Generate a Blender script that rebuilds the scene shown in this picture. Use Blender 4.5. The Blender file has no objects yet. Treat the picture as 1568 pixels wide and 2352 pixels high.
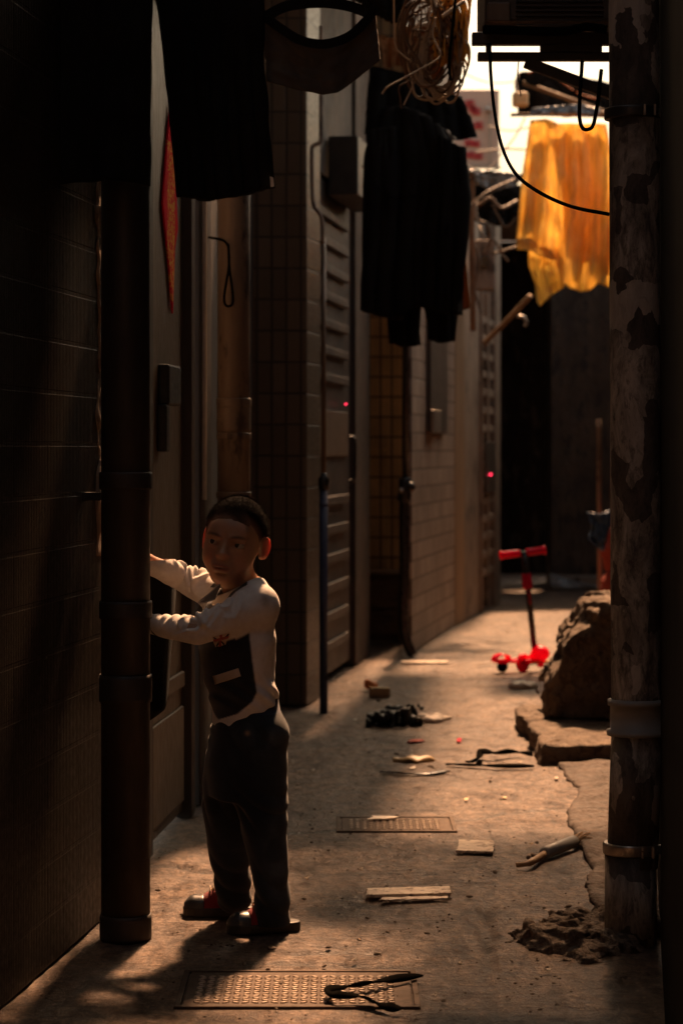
import bpy, bmesh, math, random
import numpy as np
from mathutils import Vector, Matrix, noise as mnoise

random.seed(7)
R = math.radians
scn = bpy.context.scene
col = scn.collection

# ------------------------------------------------------------------ camera geometry
H = 1.17           # eye height of the photographer (m)
F = 5553.0         # focal length in reference pixels (85 mm on a 36 mm tall frame)
CX, HY = 784.0, 1030.0

def P(px, py, Y):
    """the world point seen at (px, py) that stands Y metres ahead"""
    return Vector(((px - CX) / F * Y, Y, H - (py - HY) / F * Y))

def G(px, py, z=0.0):
    Y = (H - z) * F / (py - HY)
    return Vector(((px - CX) / F * Y, Y, z))

# ------------------------------------------------------------------ object helpers
LOC = {}

def tag(o, label=None, cat=None, group=None, kind=None):
    if label: o['label'] = label
    if cat: o['category'] = cat
    if group: o['group'] = group
    if kind: o['kind'] = kind
    return o

def thing(name, loc, label, cat, group=None):
    o = bpy.data.objects.new(name, None)
    o.empty_display_size = 0.05
    col.objects.link(o)
    o.location = Vector(loc)
    LOC[o] = Matrix.Translation(Vector(loc))
    return tag(o, label, cat, group)

def link(name, me, mat, parent=None, smooth=False, mw=None):
    o = bpy.data.objects.new(name, me)
    col.objects.link(o)
    if mat is not None and len(me.materials) == 0:
        me.materials.append(mat)
    if smooth:
        me.polygons.foreach_set('use_smooth', [True] * len(me.polygons))
    mw = mw or Matrix.Identity(4)
    LOC[o] = mw
    if parent is not None:
        o.parent = parent
        o.matrix_parent_inverse = LOC[parent].inverted()
    o.matrix_basis = mw
    return o

class MB:
    def __init__(s):
        s.bm = bmesh.new()
    def face(s, pts):
        return s.bm.faces.new([s.bm.verts.new(Vector(p)) for p in pts])
    def hexa(s, b, t):
        vb = [s.bm.verts.new(Vector(p)) for p in b]
        vt = [s.bm.verts.new(Vector(p)) for p in t]
        n = len(b)
        s.bm.faces.new(vb[::-1]); s.bm.faces.new(vt)
        for i in range(n):
            s.bm.faces.new([vb[i], vb[(i + 1) % n], vt[(i + 1) % n], vt[i]])
        return s
    def box(s, lo, hi):
        x0, y0, z0 = lo; x1, y1, z1 = hi
        return s.hexa([(x0, y0, z0), (x1, y0, z0), (x1, y1, z0), (x0, y1, z0)],
                      [(x0, y0, z1), (x1, y0, z1), (x1, y1, z1), (x0, y1, z1)])
    def beam(s, a, b, w, h, up=(0, 0, 1)):
        a, b = Vector(a), Vector(b)
        d = (b - a).normalized(); u = Vector(up)
        sd = d.cross(u)
        if sd.length < 1e-4: sd = d.cross(Vector((1, 0, 0)))
        sd.normalize(); u = sd.cross(d).normalized()
        f = lambda p: [p - sd * w / 2 - u * h / 2, p + sd * w / 2 - u * h / 2, p + sd * w / 2 + u * h / 2, p - sd * w / 2 + u * h / 2]
        return s.hexa(f(a), f(b))
    def prism(s, poly, z0, z1):
        return s.hexa([(x, y, z0) for x, y in poly], [(x, y, z1) for x, y in poly])
    def tube(s, pts, r, n=10, cap=True):
        pts = [Vector(p) for p in pts]
        rr = r if isinstance(r, (list, tuple)) else [r] * len(pts)
        rings = []; prev = None
        for i, p in enumerate(pts):
            d = (pts[min(i + 1, len(pts) - 1)] - pts[max(i - 1, 0)])
            if d.length < 1e-9: d = Vector((0, 0, 1))
            d.normalize()
            if prev is None:
                u = d.cross(Vector((0, 0, 1)))
                if u.length < .05: u = d.cross(Vector((1, 0, 0)))
            else:
                u = prev - d * prev.dot(d)
                if u.length < 1e-5: u = d.cross(Vector((0, 1, 0)))
            u.normalize(); v = d.cross(u); prev = u
            rings.append([s.bm.verts.new(p + (u * math.cos(2 * math.pi * k / n) + v * math.sin(2 * math.pi * k / n)) * rr[i]) for k in range(n)])
        for a, b in zip(rings, rings[1:]):
            for k in range(n):
                s.bm.faces.new([a[k], a[(k + 1) % n], b[(k + 1) % n], b[k]])
        if cap:
            s.bm.faces.new(rings[0][::-1]); s.bm.faces.new(rings[-1])
        return s
    def lathe(s, axis0, axis1, prof, n=28):
        """prof: list of (t along axis in metres, radius)"""
        a, b = Vector(axis0), Vector(axis1)
        d = (b - a).normalized()
        return s.tube([a + d * t for t, _ in prof], [q for _, q in prof], n)
    def ball(s, c, r, n=16, sc=(1, 1, 1), rot=None):
        m = Matrix.Translation(Vector(c)) @ (rot.to_4x4() if rot else Matrix.Identity(4)) @ Matrix.Diagonal((*[r * q for q in sc], 1))
        bmesh.ops.create_uvsphere(s.bm, u_segments=n, v_segments=max(6, n // 2), radius=1, matrix=m)
        return s
    def build(s, name, mat, parent=None, smooth=False, mw=None, bevel=0, seg=2):
        bmesh.ops.recalc_face_normals(s.bm, faces=s.bm.faces)
        me = bpy.data.meshes.new(name)
        s.bm.to_mesh(me); s.bm.free()
        o = link(name, me, mat, parent, smooth, mw)
        if bevel:
            m = o.modifiers.new('bevel', 'BEVEL'); m.width = bevel; m.segments = seg; m.limit_method = 'ANGLE'
        return o

def curve(pts, n=10):
    """Catmull-Rom through the points"""
    pts = [Vector(p) for p in pts]
    q = [pts[0] * 2 - pts[1]] + pts + [pts[-1] * 2 - pts[-2]]
    out = []
    for i in range(1, len(q) - 2):
        a, b, c, d = q[i - 1:i + 3]
        for k in range(n):
            t = k / n
            out.append(.5 * ((2 * b) + (c - a) * t + (2 * a - 5 * b + 4 * c - d) * t * t + (3 * b - a - 3 * c + d) * t ** 3))
    out.append(pts[-1])
    return out

# ------------------------------------------------------------------ numpy fields -> meshes (surface nets)
def nsin(X, Y, Z, scale, seed, n=7):
    rs = np.random.RandomState(seed)
    o = np.zeros_like(X)
    for _ in range(n):
        v = rs.normal(size=3); v /= np.linalg.norm(v)
        f = scale * rs.uniform(.6, 1.7)
        o += np.sin((X * v[0] + Y * v[1] + Z * v[2]) * f + rs.uniform(0, 6.28))
    return o / math.sqrt(n)

def cells(X, Y, Z, lo, hi, n, seed):
    rs = np.random.RandomState(seed); pt = rs.uniform(lo, hi, (n, 3)); val = rs.uniform(-1, 1, n)
    best = np.full(X.shape, 1e9); o = np.zeros(X.shape)
    for p, v in zip(pt, val):
        d = (X - p[0]) ** 2 + (Y - p[1]) ** 2 + (Z - p[2]) ** 2
        w = d < best; best = np.where(w, d, best); o = np.where(w, v, o)
    return o

def nets(f, org, h):
    s = f < 0
    nx, ny, nz = f.shape
    c = np.zeros((nx - 1, ny - 1, nz - 1), np.int8)
    offs = [(i, j, k) for i in (0, 1) for j in (0, 1) for k in (0, 1)]
    for i, j, k in offs:
        c += s[i:nx - 1 + i, j:ny - 1 + j, k:nz - 1 + k]
    idx = np.argwhere((c > 0) & (c < 8))
    vals = {o: f[idx[:, 0] + o[0], idx[:, 1] + o[1], idx[:, 2] + o[2]] for o in offs}
    acc = np.zeros((len(idx), 3)); cnt = np.zeros(len(idx))
    for o in offs:
        for ax in range(3):
            if o[ax] == 0:
                q = list(o); q[ax] = 1; q = tuple(q)
                a, b = vals[o], vals[q]
                m = (a < 0) != (b < 0)
                t = np.where(m, a / np.where(m, a - b, 1), 0)
                p = np.tile(np.array(o, float), (len(idx), 1)); p[:, ax] += t
                acc += p * m[:, None]; cnt += m
    V = (idx + acc / cnt[:, None]) * h + np.array(org)
    num = -np.ones(c.shape, np.int64); num[idx[:, 0], idx[:, 1], idx[:, 2]] = np.arange(len(idx))
    faces = []
    for ax in range(3):
        a, b = [(1, 2), (2, 0), (0, 1)][ax]
        sl0 = [slice(None)] * 3; sl1 = [slice(None)] * 3
        sl0[ax] = slice(0, -1); sl1[ax] = slice(1, None)
        e0, e1 = s[tuple(sl0)], s[tuple(sl1)]
        E = np.argwhere(e0 != e1)
        ok = (E[:, a] > 0) & (E[:, b] > 0) & (E[:, a] < f.shape[a] - 1) & (E[:, b] < f.shape[b] - 1)
        E = E[ok]
        inside = e0[E[:, 0], E[:, 1], E[:, 2]]
        def g(da, db):
            q = E.copy(); q[:, a] += da; q[:, b] += db
            return num[q[:, 0], q[:, 1], q[:, 2]]
        quad = np.stack([g(-1, -1), g(0, -1), g(0, 0), g(-1, 0)], 1)
        quad[~inside] = quad[~inside][:, ::-1]
        faces.append(quad)
    return V, np.concatenate(faces)

def field_mesh(name, V, Fq):
    me = bpy.data.meshes.new(name)
    me.from_pydata(V.tolist(), [], Fq.tolist())
    me.update()
    return me

class Field:
    def __init__(s, lo, hi, h):
        s.h = h; s.lo = np.array(lo, float)
        n = np.ceil((np.array(hi) - s.lo) / h).astype(int) + 1
        s.ax = [s.lo[i] + np.arange(n[i]) * h for i in range(3)]
        s.f = np.full(tuple(n), 1.0, np.float32)
    def region(s, lo, hi):
        sl = []
        for i in range(3):
            a = max(0, int((lo[i] - s.lo[i]) / s.h)); b = min(len(s.ax[i]), int((hi[i] - s.lo[i]) / s.h) + 2)
            if b <= a: return None, None
            sl.append(slice(a, b))
        g = np.meshgrid(s.ax[0][sl[0]], s.ax[1][sl[1]], s.ax[2][sl[2]], indexing='ij')
        return tuple(sl), [q.astype(np.float32) for q in g]
    def put(s, fn, lo, hi, k=.01, op='add'):
        m = 2.5 * k + 3 * s.h
        sl, g = s.region([v - m for v in lo], [v + m for v in hi])
        if sl is None: return s
        d = fn(*g).astype(np.float32)
        a = s.f[sl]
        if op == 'add':
            w = np.clip(.5 + .5 * (a - d) / k, 0, 1)
            s.f[sl] = a * (1 - w) + d * w - k * w * (1 - w)
        elif op == 'sub':
            d = -d
            w = np.clip(.5 - .5 * (a - d) / k, 0, 1)
            s.f[sl] = a * (1 - w) + d * w + k * w * (1 - w)
        return s
    def cap(s, a, b, r0, r1=None, k=.01, op='add', warp=None):
        a = np.array(a, float); b = np.array(b, float); r1 = r0 if r1 is None else r1
        d = b - a; L2 = float(d @ d) + 1e-12; rm = max(r0, r1)
        def fn(X, Y, Z):
            t = np.clip(((X - a[0]) * d[0] + (Y - a[1]) * d[1] + (Z - a[2]) * d[2]) / L2, 0, 1)
            q = np.sqrt((X - a[0] - t * d[0]) ** 2 + (Y - a[1] - t * d[1]) ** 2 + (Z - a[2] - t * d[2]) ** 2)
            return q - (r0 + (r1 - r0) * t)
        return s.put(fn, np.minimum(a, b) - rm, np.maximum(a, b) + rm, k, op)
    def chain(s, pts, rs, k=.012):
        for (a, b, p, q) in zip(pts, pts[1:], rs, rs[1:]):
            s.cap(a, b, p, q, k)
        return s
    def ell(s, c, r, M=None, k=.01, op='add'):
        c = np.array(c, float); r = np.array(r, float); M = np.eye(3) if M is None else np.array(M.to_3x3())
        def fn(X, Y, Z):
            x, y, z = X - c[0], Y - c[1], Z - c[2]
            q = [(M[0, i] * x + M[1, i] * y + M[2, i] * z) for i in range(3)]
            k0 = np.sqrt(sum((q[i] / r[i]) ** 2 for i in range(3)))
            k1 = np.sqrt(sum((q[i] / r[i] ** 2) ** 2 for i in range(3))) + 1e-9
            return k0 * (k0 - 1) / k1
        m = float(max(r))
        return s.put(fn, c - m, c + m, k, op)
    def mesh(s, name):
        V, Q = nets(s.f, s.lo, s.h)
        return field_mesh(name, V, Q), V

def vcol(me, rgb, name='tint'):
    at = me.color_attributes.new(name, 'FLOAT_COLOR', 'POINT')
    buf = np.ones((len(me.vertices), 4), np.float32); buf[:, :3] = rgb
    at.data.foreach_set('color', buf.ravel())

def sdf_obj(name, fn, lo, hi, h, mat, parent=None):
    fl = Field(lo, hi, h)
    g = np.meshgrid(*fl.ax, indexing='ij')
    fl.f = fn(*g)
    # close at the borders
    for i in range(3):
        for e in (0, -1):
            sl = [slice(None)] * 3; sl[i] = e
            fl.f[tuple(sl)] = np.maximum(fl.f[tuple(sl)], h)
    me, V = fl.mesh(name)
    return link(name, me, mat, parent, True)

def poly_sdf(px, pz, poly):
    d = np.full(px.shape, 1e9); s = np.ones(px.shape)
    n = len(poly)
    for i in range(n):
        x0, y0 = poly[i]; x1, y1 = poly[i - 1]
        ex, ey = x1 - x0, y1 - y0
        wx, wy = px - x0, pz - y0
        t = np.clip((wx * ex + wy * ey) / (ex * ex + ey * ey + 1e-12), 0, 1)
        d = np.minimum(d, (wx - ex * t) ** 2 + (wy - ey * t) ** 2)
        c1, c2, c3 = pz >= y0, pz < y1, ex * wy > ey * wx
        s = np.where((c1 & c2 & c3) | (~c1 & ~c2 & ~c3), -s, s)
    return s * np.sqrt(d)

# ------------------------------------------------------------------ materials
class NT:
    def __init__(s, name):
        s.m = bpy.data.materials.new(name); s.m.use_nodes = True
        s.t = s.m.node_tree; s.b = s.t.nodes['Principled BSDF']; s.out = s.t.nodes['Material Output']
    def n(s, typ, **kw):
        q = s.t.nodes.new(typ)
        for k, v in kw.items():
            if k.startswith('i_'): q.inputs[k[2:].replace('_', ' ')].default_value = v
            else: setattr(q, k, v)
        return q
    def l(s, a, b):
        s.t.links.new(a, b)
    def coord(s):
        return s.n('ShaderNodeTexCoord').outputs['Object']
    def noise(s, vec, scale, detail=6, rough=.6, dist=0):
        q = s.n('ShaderNodeTexNoise'); q.inputs['Scale'].default_value = scale; q.inputs['Detail'].default_value = detail
        q.inputs['Roughness'].default_value = rough; q.inputs['Distortion'].default_value = dist
        s.l(vec, q.inputs['Vector']); return q.outputs['Fac']
    def mapr(s, vec, scale):
        q = s.n('ShaderNodeMapping'); q.inputs['Scale'].default_value = scale; s.l(vec, q.inputs['Vector']); return q.outputs[0]
    def ramp(s, fac, stops):
        q = s.n('ShaderNodeValToRGB'); e = q.color_ramp.elements
        while len(e) < len(stops): e.new(.5)
        for el, (p, c) in zip(e, stops):
            el.position = p; el.color = (*c, 1) if len(c) == 3 else c
        s.l(fac, q.inputs['Fac']); return q.outputs['Color']
    def mix(s, a, b, fac, mode='MIX'):
        q = s.n('ShaderNodeMix', data_type='RGBA', blend_type=mode)
        for sock, v in ((q.inputs['A'], a), (q.inputs['B'], b), (q.inputs['Factor'], fac)):
            pass
        A, B, Fc = q.inputs[6], q.inputs[7], q.inputs[0]
        for sock, v in ((A, a), (B, b)):
            if isinstance(v, (tuple, list)): sock.default_value = (*v, 1) if len(v) == 3 else v
            else: s.l(v, sock)
        if isinstance(fac, (int, float)): Fc.default_value = fac
        else: s.l(fac, Fc)
        return q.outputs[2]
    def math(s, op, a, b=None):
        q = s.n('ShaderNodeMath', operation=op)
        for i, v in enumerate((a, b)):
            if v is None: continue
            if isinstance(v, (int, float)): q.inputs[i].default_value = v
            else: s.l(v, q.inputs[i])
        return q.outputs[0]
    def bump(s, h, strength=.4, dist=.01, normal=None):
        q = s.n('ShaderNodeBump'); q.inputs['Strength'].default_value = strength; q.inputs['Distance'].default_value = dist
        s.l(h, q.inputs['Height'])
        if normal is not None: s.l(normal, q.inputs['Normal'])
        return q.outputs[0]
    def set(s, k, v):
        if isinstance(v, (int, float, tuple, list)):
            s.b.inputs[k].default_value = (*v, 1) if isinstance(v, (tuple, list)) and len(v) == 3 and k == 'Base Color' else v
        else: s.l(v, s.b.inputs[k])

def rough_mat(name, c1, c2, scale=8, rough=(.5, .8), bump=.3, bscale=60, bdist=.004, metal=0, spots=None, spec=.5, stretch=(1, 1, 1)):
    t = NT(name); v = t.mapr(t.coord(), stretch)
    n1 = t.noise(v, scale, 8, .65, .3); n2 = t.noise(v, bscale, 5, .6)
    c = t.ramp(n1, [(.32, c1), (.68, c2)])
    if spots:
        n3 = t.noise(v, scale * 2.3, 6, .7)
        c = t.mix(c, spots, t.ramp(n3, [(.53, (0, 0, 0)), (.6, (1, 1, 1))]))
    c = t.mix(c, (.5, .5, .5), t.math('MULTIPLY', n2, .25), 'OVERLAY')
    t.set('Base Color', c)
    r = t.ramp(n2, [(.3, (rough[0],) * 3), (.7, (rough[1],) * 3)]); t.set('Roughness', r)
    t.set('Metallic', metal); t.set('Specular IOR Level', spec)
    if bump:
        t.set('Normal', t.bump(t.math('ADD', n2, t.math('MULTIPLY', n1, 1.5)), bump, bdist))
    return t.m

def tile_mat(name, c1, c2, mortar, bw, bh, offset=0., ms=.006, rough=.35, ribs=0, dirt=(.05, .035, .02), dirt_amt=.6, bump=.6, skew=None):
    """tiles or bricks laid in the wall's own x / z plane"""
    t = NT(name); co = t.coord()
    sp = t.n('ShaderNodeSeparateXYZ'); t.l(co, sp.inputs[0])
    cb = t.n('ShaderNodeCombineXYZ'); t.l(sp.outputs['X'], cb.inputs['X']); t.l(sp.outputs['Z'], cb.inputs['Y'])
    b = t.n('ShaderNodeTexBrick', offset=offset, offset_frequency=2)
    t.l(cb.outputs[0], b.inputs['Vector'])
    b.inputs['Color1'].default_value = (*c1, 1); b.inputs['Color2'].default_value = (*c2, 1); b.inputs['Mortar'].default_value = (*mortar, 1)
    b.inputs['Scale'].default_value = 1; b.inputs['Mortar Size'].default_value = ms; b.inputs['Mortar Smooth'].default_value = .3
    b.inputs['Brick Width'].default_value = bw; b.inputs['Row Height'].default_value = bh
    n1 = t.noise(co, 3, 8, .65, .4); n2 = t.noise(co, 45, 5, .6)
    st = t.noise(t.mapr(co, (9, 9, .7)), 2.2, 6, .6)
    d = t.ramp(t.math('MULTIPLY', t.math('ADD', n1, st), .5), [(.42, (0, 0, 0)), (.62, (1, 1, 1))])
    c = t.mix(b.outputs['Color'], dirt, t.math('MULTIPLY', d, dirt_amt))
    chip = t.ramp(t.noise(co, 11, 7, .75, .8), [(.63, (0, 0, 0)), (.66, (1, 1, 1))])
    c = t.mix(c, tuple(v * 1.5 for v in c1), t.math('MULTIPLY', chip, .55))
    c = t.mix(c, (.5, .5, .5), t.math('MULTIPLY', t.noise(t.mapr(co, (1.3, 1.3, .25)), 4, 6, .7), .55), 'OVERLAY')
    t.set('Base Color', c)
    t.set('Roughness', t.ramp(n2, [(.3, (rough,) * 3), (.75, (min(1, rough + .3),) * 3)]))
    h = t.math('SUBTRACT', t.math('MULTIPLY', n2, .25), t.math('MULTIPLY', b.outputs['Fac'], 1.0))
    if ribs:
        t.set('Specular IOR Level', .12)
        w = t.n('ShaderNodeTexWave', wave_type='BANDS', bands_direction='X'); t.l(co, w.inputs['Vector'])
        w.inputs['Scale'].default_value = ribs; w.inputs['Distortion'].default_value = .4
        h = t.math('ADD', h, t.math('MULTIPLY', w.outputs['Fac'], .6))
    t.set('Normal', t.bump(h, bump, .006))
    return t.m

def cloth_mat(name, c1, c2, rough=.9, weave=500, trans=0, tcol=None, streak=0, sheen=.15):
    t = NT(name); co = t.coord()
    n1 = t.noise(co, 9, 6, .6, .5)
    c = t.ramp(n1, [(.35, c1), (.68, c2)])
    if streak:
        s2 = t.noise(t.mapr(co, (14, 14, .8)), 3, 5, .6)
        c = t.mix(c, tuple(v * .45 for v in c1), t.math('MULTIPLY', t.ramp(s2, [(.47, (0, 0, 0)), (.66, (1, 1, 1))]), streak))
    n2 = t.noise(co, weave, 2, .5)
    t.set('Base Color', c); t.set('Roughness', rough); t.set('Sheen Weight', sheen); t.set('Specular IOR Level', .2)
    t.set('Normal', t.bump(t.math('ADD', n2, t.math('MULTIPLY', t.noise(co, 30, 4, .6), 2)), .25, .003))
    if trans:
        tr = t.n('ShaderNodeBsdfTranslucent')
        if tcol: tr.inputs['Color'].default_value = (*tcol, 1)
        else: t.l(c, tr.inputs['Color'])
        mx = t.n('ShaderNodeMixShader'); mx.inputs[0].default_value = trans
        t.l(t.b.outputs[0], mx.inputs[1]); t.l(tr.outputs[0], mx.inputs[2]); t.l(mx.outputs[0], t.out.inputs[0])
    return t.m

def plain(name, c, rough=.5, metal=0, bump=0, emit=None, es=0, var=.25, scale=30, trans=0, spec=.5, tl=0):
    t = NT(name); co = t.coord(); n1 = t.noise(co, scale, 6, .65)
    t.set('Base Color', t.mix(tuple(v * (1 - var) for v in c), tuple(min(1, v * (1 + var)) for v in c), n1))
    t.set('Roughness', t.ramp(n1, [(.3, (max(.05, rough - .12),) * 3), (.7, (min(1, rough + .15),) * 3)])); t.set('Metallic', metal)
    if bump: t.set('Normal', t.bump(n1, bump, .004))
    if emit: t.set('Emission Color', (*emit, 1)); t.set('Emission Strength', es)
    t.set('Specular IOR Level', spec)
    if tl:
        tr = t.n('ShaderNodeBsdfTranslucent'); tr.inputs['Color'].default_value = (*c, 1)
        mx = t.n('ShaderNodeMixShader'); mx.inputs[0].default_value = tl
        t.l(t.b.outputs[0], mx.inputs[1]); t.l(tr.outputs[0], mx.inputs[2]); t.l(mx.outputs[0], t.out.inputs[0])
    return t.m
# ------------------------------------------------------------------ render settings, camera, light
scn.view_settings.view_transform = 'Standard'
scn.view_settings.look = 'None'
scn.view_settings.exposure = EXPOSURE = 2.3
scn.view_settings.gamma = 1
cd = bpy.data.cameras.new('camera'); cam = bpy.data.objects.new('camera', cd); col.objects.link(cam)
cam.location = (0, 0, H); cam.rotation_euler = (R(90), 0, 0)
cd.sensor_fit = 'VERTICAL'; cd.sensor_height = 36; cd.lens = 85; cd.shift_y = -(1176 - HY) / 2352
cd.clip_end = 500; cd.clip_start = .05
cd.dof.use_dof = True; cd.dof.focus_distance = 5.88; cd.dof.aperture_fstop = 5.0
scn.camera = cam

SUN_EL, SUN_SL = 50.0, 0.145
sd = Vector((SUN_SL, 1, 0)).normalized() * math.cos(R(SUN_EL)) + Vector((0, 0, math.sin(R(SUN_EL))))
ld = bpy.data.lights.new('sun', 'SUN'); ld.energy = 2.6; ld.angle = R(3.5); ld.color = (1, .53, .27)
sun = bpy.data.objects.new('sun', ld); col.objects.link(sun)
sun.rotation_euler = (-sd).to_track_quat('-Z', 'Y').to_euler(); sun.location = sd * 30

w = bpy.data.worlds.new('World'); scn.world = w; w.use_nodes = True
wt = w.node_tree; bg = wt.nodes['Background']
sky = wt.nodes.new('ShaderNodeTexSky'); sky.sky_type = 'NISHITA'; sky.sun_disc = False
sky.sun_elevation = R(SUN_EL); sky.sun_rotation = math.atan2(SUN_SL, 1); sky.dust_density = 6; sky.air_density = 1.2
mx = wt.nodes.new('ShaderNodeMix'); mx.data_type = 'RGBA'; mx.blend_type = 'MULTIPLY'; mx.inputs[0].default_value = 1
mx.inputs[7].default_value = (1, .84, .64, 1)
wt.links.new(sky.outputs[0], mx.inputs[6]); wt.links.new(mx.outputs[2], bg.inputs[0]); bg.inputs[1].default_value = .05

# ------------------------------------------------------------------ materials
def floor_mat():
    t = NT('worn_concrete'); co = t.coord()
    big = t.noise(co, 1.6, 8, .65, .6); mid = t.noise(t.mapr(co, (1, .55, 1)), 9, 8, .7, .3); fine = t.noise(co, 70, 6, .7); grit = t.noise(co, 230, 3, .6)
    fin2 = t.noise(t.mapr(co, (1, .4, 1)), 34, 7, .72, .4)
    c = t.ramp(mid, [(.36, (0.055, 0.030, 0.018)), (.47, (0.130, 0.076, 0.048)), (.56, (0.210, 0.133, 0.087)), (.68, (0.340, 0.230, 0.155))])
    c = t.mix(c, t.ramp(fin2, [(.40, (0.045, 0.025, 0.016)), (.49, (0.150, 0.092, 0.059)), (.60, (0.460, 0.313, 0.210))]), .5)
    c = t.mix(c, (0.060, 0.035, 0.023), t.math('MULTIPLY', t.ramp(big, [(.46, (0, 0, 0)), (.60, (1, 1, 1))]), .6))
    sc = t.noise(t.mapr(co, (2.2, 7, 2)), 3, 7, .75, 1.0)
    c = t.mix(c, (0.040, 0.024, 0.016), t.math('MULTIPLY', t.ramp(sc, [(.55, (0, 0, 0)), (.63, (1, 1, 1))]), .7))
    c = t.mix(c, (0.620, 0.460, 0.336), t.math('MULTIPLY', t.ramp(fine, [(.58, (0, 0, 0)), (.66, (1, 1, 1))]), .6))
    c = t.mix(c, (0.020, 0.013, 0.009), t.math('MULTIPLY', t.ramp(fine, [(.30, (1, 1, 1)), (.39, (0, 0, 0))]), .65))
    ck = t.n('ShaderNodeVertexColor'); ck.layer_name = 'crack'
    c = t.mix(c, (.018, .013, .010), t.math('MULTIPLY', ck.outputs[0], .85))
    t.set('Base Color', c)
    t.set('Roughness', t.ramp(t.math('ADD', t.math('MULTIPLY', mid, .6), t.math('MULTIPLY', fine, .4)), [(.38, (.27,) * 3), (.60, (.62,) * 3)]))
    h = t.math('ADD', t.math('ADD', t.math('MULTIPLY', fine, .6), t.math('ADD', t.math('MULTIPLY', mid, 1.4), t.math('MULTIPLY', fin2, 1.3))), t.math('ADD', t.math('MULTIPLY', grit, .22), t.math('MULTIPLY', sc, 1.2)))
    t.set('Specular IOR Level', .65); t.set('Normal', t.bump(h, 1.0, .026))
    return t.m

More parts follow.
